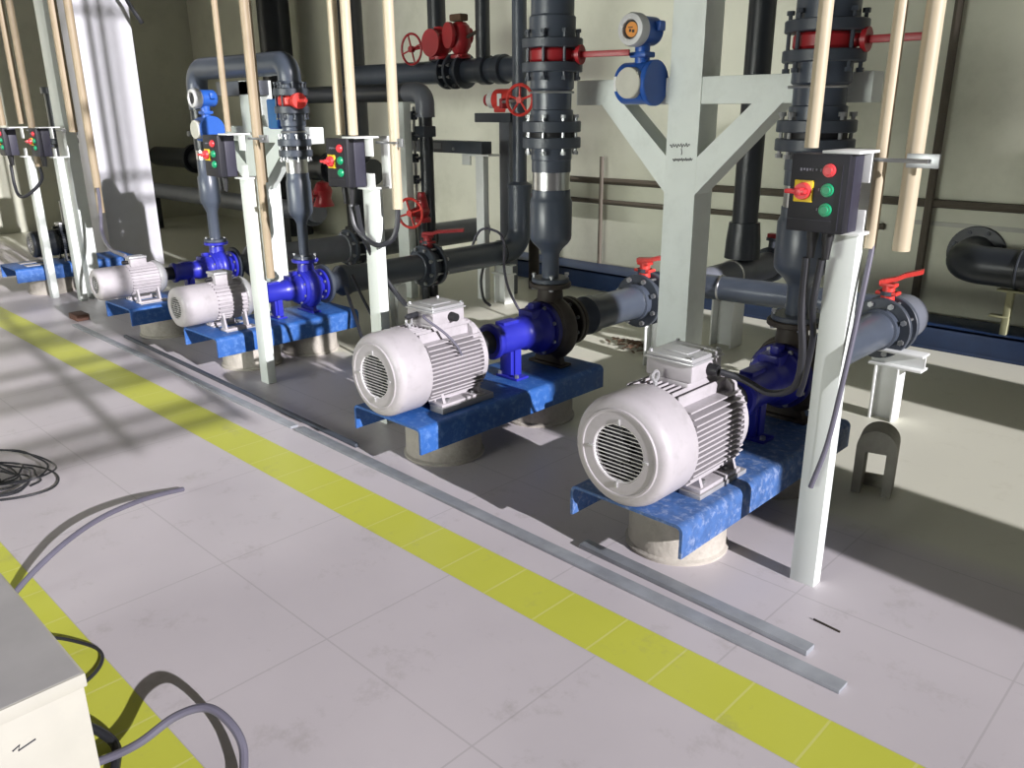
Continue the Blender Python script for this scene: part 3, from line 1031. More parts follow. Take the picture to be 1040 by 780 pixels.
support('white I-beam stand under the suction pipe at right, near the concrete arch', -1.46, 4.40, 0.385, 0.125, (-0.10, 0.17))
support('white I-beam stand left of the Y column foot under the suction pipe', -2.90, 4.36, 0.383, 0.14, (-0.1, 0.1))
support('pale I-beam stand right of the Y column foot under the rear pipe', -2.83, 5.1, 0.386, 0.17)
support('white I-beam stand under the upturned elbow pipe', -4.93, 5.0, SZ[2] - 0.10, 0.13, (-0.1, 0.1))
support('short white stand under the third suction pipe, in the shade', -4.94, 3.85, SZ[2] - 0.10, 0.10)
t = thing('pipe_support', 'tall white square post with cap plate in front of the pale back pipe', 'pipe support', (-5.16, 4.98, 0))
MB().box((-0.048, -0.03, 0), (0.048, 0.03, 1.225), 0.004).build('upright', 'white_paint', t)
MB().box((-0.17, -0.07, 1.225), (0.15, 0.07, 1.24), 0.002).box((-0.17, -0.07, 1.15), (-0.07, -0.055, 1.225), 0.002).build('cap_plate', 'white_paint', t)
t = thing('pipe_support', 'grey square steel column carrying the two high pipes at centre back', 'pipe support', (-5.73, 4.6, 0))
MB().box((-0.075, -0.04, 0), (0.075, 0.04, 1.645), 0.005).build('upright', 'column_paint', t)
MB().box((-0.085, -0.05, 1.645), (0.085, 0.2, 1.658), 0.002).build('cap_plate', 'column_paint', t)


# Y columns ------------------------------------------------------------------
def ycol(label, x, y, top, arm_l, arm_r, zf=1.215, za0=1.615, za1=1.735):
    t = thing('steel_column', label, 'column', (x, y, 0))
    hw, d = 0.088, 0.16
    MB().box((-hw, 0, 0), (hw, d, top), 0.005).build('shaft', 'column_paint', t)
    for s_, L in ((-1, arm_l), (1, arm_r)):
        a, c = sorted((s_ * hw, s_ * L))
        MB().box((a, 0.004, za0), (c, 0.11, za1), 0.004).build('arm', 'column_paint', t)
        # diagonal brace
        zi, xo = zf, min(L - 0.02, 0.50)
        MB().prism([(s_ * hw * 0.9, 0.002, zi - 0.02), (s_ * hw * 0.9, 0.002, zi + 0.155), (s_ * (xo - 0.14), 0.002, za0 + .01), (s_ * xo, 0.002, za0 + .01)], (0, 0.12, 0)).build('brace', 'column_paint', t)
    return t


c1 = ycol('tall pale Y-shaped steel column between the two nearest pumps, scribbled on', -2.258, RY[4] + 0.145, CZ, 0.66, 0.87)
# pen scribbles on the column face
sc = []
for (cx, cz, n_, s_) in ((-0.02, 1.425, 9, 0.010), (-0.0, 1.36, 11, 0.008)):
    p = []
    for k in range(n_ * 4):
        f = k / (n_ * 4 - 1)
        p.append((cx - 0.045 + 0.11 * f, -0.0015, cz + s_ * math.sin(k * 1.35) * (0.5 + 0.6 * math.sin(k * 0.37) ** 2) + 0.006 * f))
    sc.append(p)
b = MB()
for p in sc:
    b.tube(p, 0.0018, 5)
b.tube([(0.0, -0.0015, 1.415), (0.004, -0.0015, 1.395), (0.002, -0.0015, 1.385)], 0.0018, 5)
b.build('pen_scribble', 'ink', c1)['label'] = 'handwritten pen marks'
c2 = ycol('pale Y-shaped steel column behind the third pump, holding the left flow meter', -5.66, RY[2] + 0.085, 1.80, 0.50, 0.78, 1.06, 1.385, 1.49)
MB().box((-0.42, 0.0, 1.70), (0.12, 0.12, 1.80), 0.006).build('crossover_rest', 'pvc_pale', c2)

# U-bolts holding risers to the arms
for (k, z, lab, sR) in ((3, 1.675, 'thin steel U-bolt clamping the riser left of the Y column to its arm', 0.89), (4, 1.675, 'thin steel U-bolt clamping the right-hand riser to the Y column arm', 0.94), (2, 1.465, 'thin steel U-bolt clamping the bent-over riser to the second Y column', 0.66)):
    b = MB()
    b.torus((0, 0, 0), (0, 0, 1), 0.115 * sR + .004, 0.006, 36, 6)
    tag(b.build('pipe_clamp', 'bolt_steel', None, (PX[k], RY[k], z)), lab, 'clamp')


# flow meters ----------------------------------------------------------------
def flow_meter(label, loc, s=1.0, disp='display'):
    t = thing('flow_meter', label, 'flow meter', loc)
    t.scale = (s, s, s)
    MB().lathe([(0, 0), (0.062, 0), (0.062, 0.12), (0.05, 0.135), (0, 0.135)], (0, -0.03, 0.245), (0, 1, 0), 30).box((0.045, 0.03, 0.24), (0.085, 0.075, 0.285), 0.01).build('converter_housing', 'meter_blue', t)
    h = MB().lathe([(0.042, 0.022), (0.042, 0.004), (0.05, 0), (0.066, 0.004), (0.072, 0.02), (0.072, 0.055), (0.064, 0.065), (0, 0.065)], (0, -0.085, 0.245), (0, 1, 0), 36).build('bezel', 'meter_white', t)
    dsp = MB().cyl((0, -0.066, 0.245), (0, -0.060, 0.245), 0.043, seg=30).build('display_rim', 'black', t)
    d2 = MB().cyl((0, -0.070, 0.245), (0, -0.064, 0.245), 0.032, seg=24).build('display', disp, dsp)
    MB().box((-0.012, -0.072, 0.235), (-0.002, -0.069, 0.247)).box((0.004, -0.072, 0.232), (0.016, -0.069, 0.244)).box((-0.018, -0.072, 0.252), (0.006, -0.069, 0.256)).build('display_digits', 'black', dsp)
    MB().cyl((0, 0.02, 0.10), (0, 0.02, 0.19), 0.034, seg=20).box((-0.045, -0.02, 0.13), (0.045, 0.06, 0.155), 0.008).build('neck', 'meter_blue', t)
    MB().lathe([(0, -0.095), (0.085, -0.095), (0.092, -0.085), (0.092, 0.05), (0.08, 0.06), (0, 0.06)], (0, 0.02, 0.02), (1, 0, 0), 34).build('sensor_body', 'meter_blue', t)
    MB().lathe(disc_prof(0.1, 0.028), (0.058, 0.02, 0.02), (1, 0, 0), 34).build('sensor_flange', 'meter_blue', t)
    MB().cyl((0.0, -0.045, 0.02), (0.0, -0.088, 0.02), 0.068, seg=34, ch=0.004).build('end_cap', 'meter_cap', t)
    MB().box((-0.087, -0.075, -0.015), (-0.072, -0.064, 0.05), 0.001).build('sticker', 'label_white', t)
    return t


flow_meter('blue flow meter with white bezel and orange display on the near Y column', (-2.455, RY[4] + 0.05, 1.69), 1.03)
flow_meter('blue flow meter with white bezel on the riser of the second Y column', (-5.77, RY[1] - 0.15, 1.455), 0.92, 'fan_dark')
t = thing('junction_box', 'flat blue box hung on the right side of the second Y column', 'box', (-5.14, RY[2] + 0.03, 1.48))
MB().box((-0.06, -0.05, 0), (0.06, 0.02, 0.19), 0.006).build('housing', 'meter_blue', t)
MB().box((-0.055, -0.056, 0.006), (0.055, -0.049, 0.184), 0.003).build('cover', mat('meter_teal', (0.02, 0.13, 0.34), 0.4), t)


# posts with control stations -------------------------------------------------
def make_post(label, loc, h=1.235):
    t = thing('control_post', label, 'post', loc)
    b = MB()
    wd, dp, th = 0.088, 0.055, 0.007
    b.box((-wd / 2, 0, 0), (wd / 2, th, h), 0.002)
    b.box((wd / 2 - th, th, 0), (wd / 2, dp, h), 0.002)
    b.box((-wd / 2, th, 0), (-wd / 2 + th, dp, h), 0.002)
    b.build('channel', 'post_paint', t)
    k = MB()
    k.box((-0.05, -0.10, h + 0.235), (0.06, 0.10, h + 0.243), 0.001)
    k.box((0.0, 0.092, h), (0.06, 0.10, h + 0.236), 0.001)
    k.box((-0.044, -0.03, h - 0.006), (0.06, 0.10, h + 0.003), 0.001)
    k.box((0.0, -0.005, h + 0.003), (0.06, 0.003, h + 0.07), 0.001).box((0.0, -0.005, h + 0.15), (0.06, 0.003, h + 0.236), 0.001)
    k.build('box_bracket', 'white_paint', t)
    c = MB()
    c.tube([(0.05, 0.03, h + 0.215), (0.205, 0.03, h + 0.215)], 0.006, 8)
    c.box((0.14, 0.044, h + 0.195), (0.23, 0.05, h + 0.235), 0.001)
    c.build('clamp_rail', 'bolt_steel', t)
    return t


def make_station(label, loc):
    """origin: bottom centre of the box's back"""
    t = thing('control_station', label, 'control box', loc)
    W, H, D = 0.176, 0.228, 0.105
    hw = W / 2
    MB().box((-hw, -D * .62, 0), (hw, 0, H), 0.006).build('enclosure', 'box_side', t)
    MB().box((-hw, -D, 0.0), (hw, -D * .62, H), 0.006).build('lid', 'box_navy', t)
    MB().box((-hw + .004, -D - .002, 0.036), (hw - .035, -D + .001, 0.0375)).box((hw - .018, -D - .002, 0.01), (hw - .0165, -D + .001, H - .03)).build('lid_seam', 'box_side', t)
    ip = MB().box((-hw + .018, -D - .006, 0.088), (-hw + .076, -D + .002, 0.152), 0.002).build('isolator_plate', 'yellow', t)
    cx, cz = -hw + .047, 0.120
    MB().cyl((cx, -D - .006, cz), (cx, -D - .022, cz), 0.026, 0.023, seg=26).box((cx - .011, -D - .045, cz - .011), (cx + .011, -D - .02, cz + .011), 0.004).box((cx - .042, -D - .044, cz - .006), (cx + .022, -D - .022, cz + .007), 0.004).build('rotary_handle', 'button_red', ip)
    for zz, m in ((0.182, 'button_red'), (0.126, 'green'), (0.069, 'green')):
        bz = MB().lathe([(0.013, 0.0), (0.018, 0), (0.02, 0.006), (0.018, 0.012), (0.013, 0.012)], (0.032, -D - .010, zz), (0, 1, 0), 22).build('button_bezel', m, t)
        MB().cyl((0.032, -D - .016, zz), (0.032, -D + .002, zz), 0.0135, seg=20, ch=0.002).build('push_button', m, bz)
        MB().box((0.004, -D - .0025, zz - .004), (0.008, -D + .001, zz + .004)).build('marker', 'faint_ink', t)
    b = MB()
    px_ = -hw + .03
    for k in range(6):
        b.box((px_ + k * .0095, -D - .0018, 0.178 + (k % 2) * .002), (px_ + k * .0095 + (.005 if k != 4 else .002), -D + .001, 0.186))
    b.build('lid_lettering', 'faint_ink', t)
    for x in (-0.022, 0.026):
        MB().cyl((x, -D * .5, 0.002), (x, -D * .5, -0.03), 0.019, 0.017, seg=16).cyl((x, -D * .5, -0.028), (x, -D * .5, -0.085), 0.016, 0.011, seg=14).build('cable_gland', 'black', t)
    return t


posts = [(-1.035, 2.535, 'white steel channel post at right, standing beside the nearest pump', 'black control box with yellow and red isolator, red and green buttons, at right', -0.048),
         (-3.39, 2.49, 'white steel channel post left of the second large motor', 'black control box with isolator and three buttons in front of the white post near centre', -0.085),
         (-4.46, 2.41, 'white steel channel post in front of the small white motor', 'dark navy control box beside the lower left flow meter', -0.13),
         (-7.78, 2.50, 'tall pale steel post rising to the ceiling in front of the sunlit pillar', 'dark control box on the tall post before the sunlit pillar', -0.10),
         (-8.10, 2.37, 'leftmost white steel post at the left edge of the photo', 'dark control box at the left edge of the photo', -0.20)]
P0 = S0 = None
for i, (x, y, lp, lb, ox) in enumerate(posts):
    if P0 is None:
        P0 = make_post(lp, (x, y, 0))
        S0 = make_station(lb, (x + ox, y - 0.006, 1.241))
    else:
        p = dup(P0, lp, (x, y, 0))
        dup(S0, lb, (x + ox, y - 0.006, 1.241))
        if i == 3:
            MB().box((-0.19, 0.104, 0), (0.02, 0.20, CZ), 0.004).build('upper_shaft', 'post_paint', p)

# beige conduits hanging from the ceiling -------------------------------------
CD = {}


def conduit(label, x, y, z0, r, m='conduit'):
    b = MB()
    b.lathe([(r - .004, 0.0), (r, 0.0), (r, CZ - z0), (r - .004, CZ - z0), (r - .004, 0.0)], (0, 0, 0), (0, 0, 1), 18)
    o = b.build('cable_conduit', m, None, (x, y, z0))
    tag(o, label, 'conduit')
    return o


conduit('beige conduit running down into the top of the right-hand control box', -1.15, 2.50, 1.482, 0.021)
conduit('beige conduit right of the right-hand control box, inner of the two open-ended', -0.975, 2.60, 1.185, 0.0185)
conduit('thick beige conduit at far right, outer of the two open-ended', -0.885, 2.61, 1.185, 0.0255)
conduit('beige conduit into the left part of the centre control box', -3.56, 2.47, 1.482, 0.024)
conduit('beige conduit into the right part of the centre control box', -3.455, 2.47, 1.482, 0.024)
conduit('beige open-ended conduit right of the centre control box with black cable below', -3.225, 2.54, 1.14, 0.025)
conduit('thin brownish conduit into the box beside the left flow meter', -4.555, 2.40, 1.486, 0.017, 'conduit_shaded')
conduit('brownish conduit behind the post of the small white motor, left of the long one', -4.47, 2.55, 1.20, 0.019, 'conduit_shaded')
conduit('long brownish conduit reaching down to the third pump coupling', -4.37, 2.47, 0.66, 0.024, 'conduit_shaded')
conduit('brownish conduit right behind the box of the tall post before the pillar', -7.42, 2.56, 1.44, 0.032, 'conduit_shaded')
conduit('long brownish conduit between the tall post and the sunlit pillar', -7.27, 2.62, 0.80, 0.028, 'conduit_shaded')
conduit('pale conduit in front of the left edge of the sunlit pillar', -7.10, 2.56, 1.02, 0.030, 'conduit_shaded')
conduit('brownish conduit into the leftmost control box', -8.42, 2.33, 1.486, 0.028, 'conduit_shaded')
conduit('inner open-ended brownish conduit beside the leftmost post', -8.02, 2.44, 1.15, 0.028, 'conduit_shaded')
conduit('middle brownish conduit of the bunch at the left photo edge', -8.23, 2.43, 1.50, 0.026, 'conduit_shaded')


# cables ------------------------------------------------------------------------
def spline(pts, n=10):
    pts = [Vector(p) for p in pts]
    P = [pts[0] * 2 - pts[1]] + pts + [pts[-1] * 2 - pts[-2]]
    out = []
    for i in range(1, len(P) - 2):
        for k in range(n):
            t = k / n
            a, b, c, d = P[i - 1], P[i], P[i + 1], P[i + 2]
            out.append(0.5 * ((2 * b) + (c - a) * t + (2 * a - 5 * b + 4 * c - d) * t * t + (3 * b - a - 3 * c + d) * t ** 3))
    out.append(pts[-1])
    return out


def cable(label, pts, r, m='rubber', n=10, cat='cable'):
    o = MB().tube(spline(pts, n), r, 10).build('power_cable', m)
    return tag(o, label, cat)


x4, y4 = PX[4], 2.13
zt = AX + 0.222
cable('black cable looping from the right-hand control box to the nearest motor', [(-1.117, 2.476, 1.155), (-1.12, 2.49, 0.98), (-1.12, 2.53, 0.82), (-1.15, 2.56, 0.70), (-1.24, 2.57, 0.655), (-1.34, 2.57, 0.68), (x4 + 0.13, y4 + 0.40, zt)], 0.0125)
cable('black cable hanging behind the right-hand post from the control box', [(-1.069, 2.476, 1.155), (-1.09, 2.50, 1.0), (-1.13, 2.62, 0.86), (-1.17, 2.68, 0.70), (-1.20, 2.72, 0.62)], 0.011)
cable('thin grey cable dangling down the right-hand post with a loose end', [(-0.965, 2.60, 1.21), (-0.965, 2.575, 1.09), (-0.968, 2.545, 0.92), (-0.975, 2.52, 0.75), (-0.995, 2.512, 0.55), (-1.03, 2.505, 0.385)], 0.0085, 'cable_grey')
x3, y3 = PX[3], 2.08
cable('black cable from the centre control box down to the second motor', [(-3.409, 2.43, 1.155), (-3.41, 2.46, 1.0), (-3.39, 2.55, 0.80), (-3.30, 2.60, 0.66), (-3.12, 2.56, 0.625), (x3 - 0.02, 2.30, 0.70), (x3 - 0.02, y3 + 0.285, zt - 0.0)], 0.013)
cable('black cable drooping from the open conduit to the back of the centre post', [(-3.225, 2.54, 1.16), (-3.225, 2.53, 1.06), (-3.25, 2.51, 0.99), (-3.30, 2.47, 0.965), (-3.38, 2.46, 0.985), (-3.435, 2.43, 1.05), (-3.457, 2.43, 1.155)], 0.013)
cable('thin grey wire over the front of the second motor body', [(x3 + 0.03, y3 + 0.285, zt), (x3 + 0.075, y3 + 0.24, zt + 0.005), (x3 + 0.15, y3 + 0.29, zt - 0.06), (x3 + 0.185, y3 + 0.33, zt - 0.12), (x3 + 0.2, y3 + 0.35, zt - 0.17)], 0.006, 'cable_grey')
cable('black cable curving under the leftmost control box', [(-8.33, 2.31, 1.16), (-8.30, 2.30, 1.0), (-8.22, 2.30, 0.90), (-8.09, 2.34, 0.92), (-8.02, 2.44, 1.04), (-8.02, 2.44, 1.17)], 0.014)
cable('grey cable from the pale conduit down to the motor at the pillar', [(-7.10, 2.56, 1.06), (-7.10, 2.56, 0.95), (-7.10, 2.55, 0.80), (-7.05, 2.52, 0.66), (-6.6, 2.40, 0.60), (PX[1], 2.32, 0.61)], 0.014, 'cable_grey')
cable('thin grey cable wrapped over the upturned elbow pipe and down to the floor', [(-5.15, 4.75, 0.30), (-5.08, 4.85, 0.61), (-4.95, 4.92, 0.625), (-4.83, 4.9, 0.55), (-4.78, 4.85, 0.35), (-4.62, 4.75, 0.18), (-4.3, 4.6, 0.01)], 0.011, 'cable_grey')
cable('black cable hanging beside the stand of the elbow pipe', [(-5.02, 4.86, 0.37), (-5.05, 4.84, 0.2), (-5.0, 4.82, 0.05), (-4.9, 4.8, 0.012)], 0.012)
cable('black cable lying from the third pump towards the centre post', [(-4.80, 3.28, 0.42), (-4.62, 3.22, 0.25), (-4.4, 3.15, 0.05), (-4.1, 3.05, 0.013), (-3.75, 2.95, 0.013), (-3.45, 2.9, 0.013)], 0.012)
cable('second black cable curving behind the third pump flange', [(-4.78, 3.33, 0.50), (-4.6, 3.30, 0.33), (-4.35, 3.28, 0.10), (-4.05, 3.2, 0.013), (-3.6, 3.12, 0.013)], 0.010)

cable('short black cable end dangling at the top of the white pillar', [(-8.85, 3.70, CZ - .01), (-8.85, 3.70, 4.0), (-8.85, 3.66, 2.9), (-8.82, 3.74, 2.62), (-8.78, 3.84, 2.42)], 0.02)

# ------------------------------------------------------------------ centre background manifold
t = thing('header_pipe', 'dark header pipe high at centre back under the red valve bodies', 'pipe', (-7.6, 5.5, 1.93))
pipe_part('pipe', [(0, 0, 0), (2.75, 0.06, 0)], 0.105, 'pvc_grey', t)
for x in (1.42, 1.52, 1.66):
    MB().lathe(disc_prof(0.155, 0.035), (x, 0.02, 0), (1, 0, 0), 30).build('flange', 'flange_grey', t)
for x in (1.9, 2.1):
    MB().lathe(disc_prof(0.125, 0.09), (x, 0.03, 0), (1, 0, 0), 30).build('coupling', 'flange_grey', t)
bolts(t, (1.52, 0.02, 0), (1, 0, 0), 0.13, 8, 0.016, 0.16)
t = thing('header_pipe', 'lower grey header pipe at centre back ending in a down-turned elbow', 'pipe', (-7.6, 4.75, 1.735))
pipe_part('pipe', [(0, 0, 0), (1.80, 0, 0)], 0.075, 'pvc_dark', t)
pipe_part('elbow', [(1.78, 0, 0), (2.0, 0, 0), (2.0, 0, -0.2)], 0.082, 'pvc_pale', t, 0.12)
pipe_part('drop_pipe', [(2.0, 0, -0.18), (2.0, 0, -1.73)], 0.058, 'pvc_dark', t)
MB().box((1.935, -0.075, -0.36), (2.065, 0.06, -0.27), 0.01).build('union', 'flange_grey', t)
for (x, r_, z0, lab) in ((-6.27, 0.085, 2.03, 'thick black pipe rising from the red valves to the ceiling'), (-5.66, 0.065, 2.03, 'slim black pipe with shiny end rising right of the red valves')):
    o = MB().cyl((0, 0, 0), (0, 0, CZ - z0), r_, seg=24).build('vertical_pipe', 'pvc_dark', None, (x, 5.5, z0))
    tag(o, lab, 'pipe')
for (x, y, r_, z0, lab) in ((-2.88, 5.33, 0.088, 0.585, 'black vertical pipe behind the right arm of the Y column'), (-10.0, 6.05, 0.2, 0.0, 'thick dark pipe against the back wall left of the bent riser'), (-8.35, 6.0, 0.16, 0.0, 'thick dark pipe against the back wall behind the bent riser')):
    t = thing('vertical_pipe', lab, 'pipe', (x, y, z0))
    MB().cyl((0, 0, 0), (0, 0, CZ - z0), r_, seg=28).build('pipe', 'pvc_dark', t)
    MB().lathe([(0, 0), (r_ * 1.4, 0), (r_ * 1.35, 0.12), (r_ * 1.2, 0.25), (0, 0.25)], (0, 0, 0), (0, 0, 1), 28).build('socket', 'pvc_dark', t)


def handwheel(parent, c, d, R, m='valve_red', r=0.012, spokes=4):
    u, v, dd = frame(d)
    b = MB()
    b.torus(c, d, R, r, 32, 8)
    c = Vector(c)
    for k in range(spokes):
        a = 2 * PI * k / spokes + 0.3
        b.tube([c, c + (u * math.cos(a) + v * math.sin(a)) * R], r * 0.7, 8)
    b.cyl(c - dd * .02, c + dd * .02, R * .22, seg=14)
    return b.build('handwheel', m, parent)


# twin red valve on the upper header
t = thing('gate_valve', 'left of the twin red valves on the high header, with side handwheel', 'valve', (-6.18, 5.45, 2.035))
MB().lathe([(0, 0), (0.10, 0), (0.10, 0.025), (0.07, 0.04), (0.10, 0.09), (0.115, 0.15), (0.10, 0.21), (0.06, 0.24), (0.05, 0.28), (0, 0.28)], (0, 0, 0), (0, 0, 1), 28).lathe([(0, -0.12), (0.12, -0.12), (0.12, -0.09), (0.08, -0.07), (0.08, 0.1), (0, 0.1)], (0, 0, 0.14), (0, 1, 0), 28).build('valve_body', 'valve_red', t)
MB().cyl((-0.08, -0.04, 0.13), (-0.30, -0.08, 0.10), 0.014, seg=10).build('stem', 'valve_red', t)
handwheel(t, (-0.29, -0.10, 0.10), (0.05, -1.0, 0), 0.135, 'valve_red', 0.011)
t = thing('gate_valve', 'right of the twin red valves on the high header, with dark cap', 'valve', (-5.90, 5.45, 2.035))
MB().lathe([(0, 0), (0.09, 0), (0.09, 0.025), (0.06, 0.04), (0.095, 0.10), (0.10, 0.18), (0.085, 0.27), (0.055, 0.30), (0, 0.30)], (0, 0, 0), (0, 0, 1), 28).lathe([(0, -0.13), (0.11, -0.13), (0.11, -0.10), (0.07, -0.08), (0.07, 0.1), (0, 0.1)], (0, 0, 0.19), (0.3, 1, 0), 28).build('valve_body', 'valve_red', t)
MB().box((-0.09, -0.05, 0.31), (0.06, 0.05, 0.37), 0.015).cyl((0, 0, 0.29), (0, 0, 0.33), 0.03, seg=12).build('cap', 'leaf_brown', t)
MB().cyl((0.08, 0, 0.17), (0.25, 0, 0.22), 0.016, seg=10).build('stem', 'iron_brown', t)

# red actuated valve on a dark bracket
t = thing('actuated_valve', 'red actuator with white label on a dark shelf left of the slim riser', 'valve', (-5.14, 5.28, 1.57))
MB().cyl((-0.11, -0.02, 0.10), (0.11, -0.02, 0.10), 0.088, seg=28, ch=0.012).box((-0.085, -0.09, 0.0), (0.085, 0.05, 0.12), 0.012).build('valve_body', 'lever_red', t)
MB().cyl((-0.19, -0.02, 0.10), (-0.11, -0.02, 0.10), 0.065, seg=24, ch=0.006).build('end_ring', 'label_white', t)
MB().cyl((-0.23, -0.02, 0.10), (-0.185, -0.02, 0.10), 0.05, seg=20).build('end_knob', 'valve_red', t)
MB().box((-0.02, -0.113, 0.05), (0.03, -0.106, 0.15), 0.002).build('name_plate', 'label_white', t)
MB().cyl((0.11, -0.02, 0.09), (0.17, -0.02, 0.09), 0.03, seg=12).box((0.11, -0.22, 0.03), (0.15, -0.02, 0.11), 0.01).build('gearbox', 'valve_red', t)
MB().prism([(0.10, -0.14, 0.0), (0.19, -0.14, 0.0), (0.145, -0.14, 0.10)], (0, 0.02, 0)).build('triangle_plate', 'label_white', t)
handwheel(t, (0.36, -0.235, 0.095), (0.25, -0.95, 0), 0.115, 'lever_red', 0.013, 5)
MB().tube([(0.13, -0.205, 0.08), (0.36, -0.235, 0.095)], 0.013, 10).build('spindle', 'steel', t)
t = thing('valve_shelf', 'dark steel shelf on a short post under the red actuator', 'shelf', (-5.16, 5.28, 0))
MB().box((-0.28, -0.11, 1.49), (0.15, 0.09, 1.565), 0.004).build('shelf_plate', 'flange_grey', t)
MB().box((-0.06, -0.03, 0.0), (0.06, 0.07, 1.49), 0.004).build('shelf_post', 'pvc_pale', t)

# grey beam on the white post
t = thing('support_beam', 'dark grey horizontal beam with pale sticker resting on the white capped post', 'beam', (-5.66, 4.98, 1.241))
MB().box((-0.50, -0.06, 0), (0.56, 0.06, 0.10), 0.005).build('beam', 'flange_grey', t)
MB().box((-0.06, -0.063, 0.03), (0.06, -0.059, 0.08)).build('sticker', 'pvc_pale', t)
for x in (-0.2, 0.22):
    MB().cyl((x, -0.07, 0.035), (x, -0.058, 0.035), 0.014, seg=10).build('bolt', 'bolt_steel', t)

# sampling valve tree with chrome fittings
t = thing('sampling_pipe', 'thin chrome pipe with small tap valves beside the grey column', 'pipe', (-5.705, 4.71, 0.0))
MB().cyl((0, 0, 0), (0, 0, 1.62), 0.014, seg=12).build('tube', 'steel', t)
for z in (1.02, 1.20, 1.38, 1.55):
    v = MB().lathe([(0, -0.035), (0.03, -0.035), (0.036, 0), (0.03, 0.035), (0, 0.035)], (0, 0, z), (0, 0, 1), 16).box((-0.05, -0.03, z - .012), (0.05, 0.03, z + .012), 0.005).build('tap', 'flange_grey', t)
    MB().cyl((0.03, -0.02, z + .01), (0.11, -0.06, z + .015), 0.008, seg=8).build('handle', 'steel', v)
t = thing('gate_valve', 'red handwheel valve low at centre behind the grey column', 'valve', (-5.53, 4.62, 0.0))
MB().cyl((0, 0, 0), (0, 0, 0.69), 0.035, seg=16).build('riser', 'pvc_dark', t)
MB().lathe([(0, 0), (0.07, 0), (0.07, 0.03), (0.045, 0.05), (0.055, 0.12), (0.03, 0.25), (0, 0.25)], (0, 0, 0.68), (0, 0, 1), 22).lathe([(0, -.04), (0.05, -.04), (0.06, 0), (0.03, 0.14), (0, 0.14)], (0, 0, 0.77), (0.2, -1, 0), 20).build('valve_body', 'valve_red', t)
handwheel(t, (0.03, -0.16, 0.77), (0.3, -0.95, 0), 0.12, 'lever_red', 0.012, 4)
t = thing('gate_valve', 'small red lever valve lying behind the tall white capped post', 'valve', (-5.15, 5.62, 0.0))
MB().lathe([(0, 0), (0.05, 0), (0.05, 0.72), (0.03, 0.75), (0.03, 0.84), (0, 0.84)], (0, 0, 0), (0, 0, 1), 18).build('valve_body', 'iron_brown', t)
MB().box((-0.30, -0.02, 0.84), (0.25, 0.02, 0.87), 0.006).build('lever', 'valve_red', t)

# wall rails
o = MB().tube([(-5.7, 0, 0), (3.9, 0, 0)], 0.03, 8).build('wall_rail', 'wall_rail', None, (0, 6.36, 0.945))
tag(o, 'long dark brown rail pipe running along the back wall', 'rail')
o = MB().tube([(-5.7, 0, 0), (-2.3, 0, 0)], 0.024, 8).build('wall_rail', 'wall_rail', None, (0, 6.365, 0.75))
tag(o, 'shorter lower brown rail pipe on the back wall left of the column', 'rail')
o = MB().tube([(0, 0, 0), (0, 0, 1.05)], 0.02, 8).build('wall_rail', 'wall_rail', None, (-4.93, 6.32, 0.12))
tag(o, 'vertical brown rail crossing the two wall rails', 'rail')
o = MB().tube([(0, 0, 0), (0, 0, CZ)], 0.03, 8).build('wall_rail', 'wall_rail', None, (-2.0, 6.33, 0.0))
tag(o, 'thin dark vertical pipe on the back wall behind the right-hand conduits', 'rail')

# blue skid along the back wall and wall elbow at right
o = MB().box((-6.0, 0, 0), (3.2, 0.36, 0.02), 0.003).box((-6.0, 0, 0.02), (3.2, 0.012, 0.17), 0.003).box((-6.0, 0.0, 0.15), (3.2, 0.36, 0.17), 0.003).build('skid_channel', mat('skid_blue', (0.008, 0.028, 0.09), 0.5, 0, 0.15), None, (0, 5.95, 0))
tag(o, 'long dark blue steel channel on the floor along the back wall', 'base channel')
t = thing('wall_pipe', 'black pipe elbow bolted to the back wall and running off to the right', 'pipe', (-1.66, 6.4, 0.62))
fl_ = MB().lathe(disc_prof(0.19, 0.03), (0, 0, 0), (0, -1, 0), 36).build('wall_flange', 'pvc_dark', t)
bolts(fl_, (0, -0.03, 0), (0, -1, 0), 0.155, 8, 0.016, 0.03, 'flange_grey')
pipe_part('pipe', [(0, -0.02, 0), (0, -0.36, -0.02), (3.2, -0.36, -0.02)], 0.125, 'pvc_dark', t, 0.19)
MB().torus((0.36, -0.36, -0.02), (1, 0, 0), 0.125, 0.010, 30, 8).build('socket_ring', 'pvc_dark', t)
t = thing('pipe_stand', 'small yellowish bracket stand under the black wall pipe', 'pipe support', (-1.32, 6.02, 0.17))
MB().box((-0.02, -0.03, 0), (0.02, 0.03, 0.29), 0.004).box((-0.08, -0.035, 0.285), (0.08, 0.035, 0.298), 0.003).box((-0.10, -0.035, 0.11), (0.02, 0.035, 0.123), 0.003).build('stand', 'bracket_yellow', t)

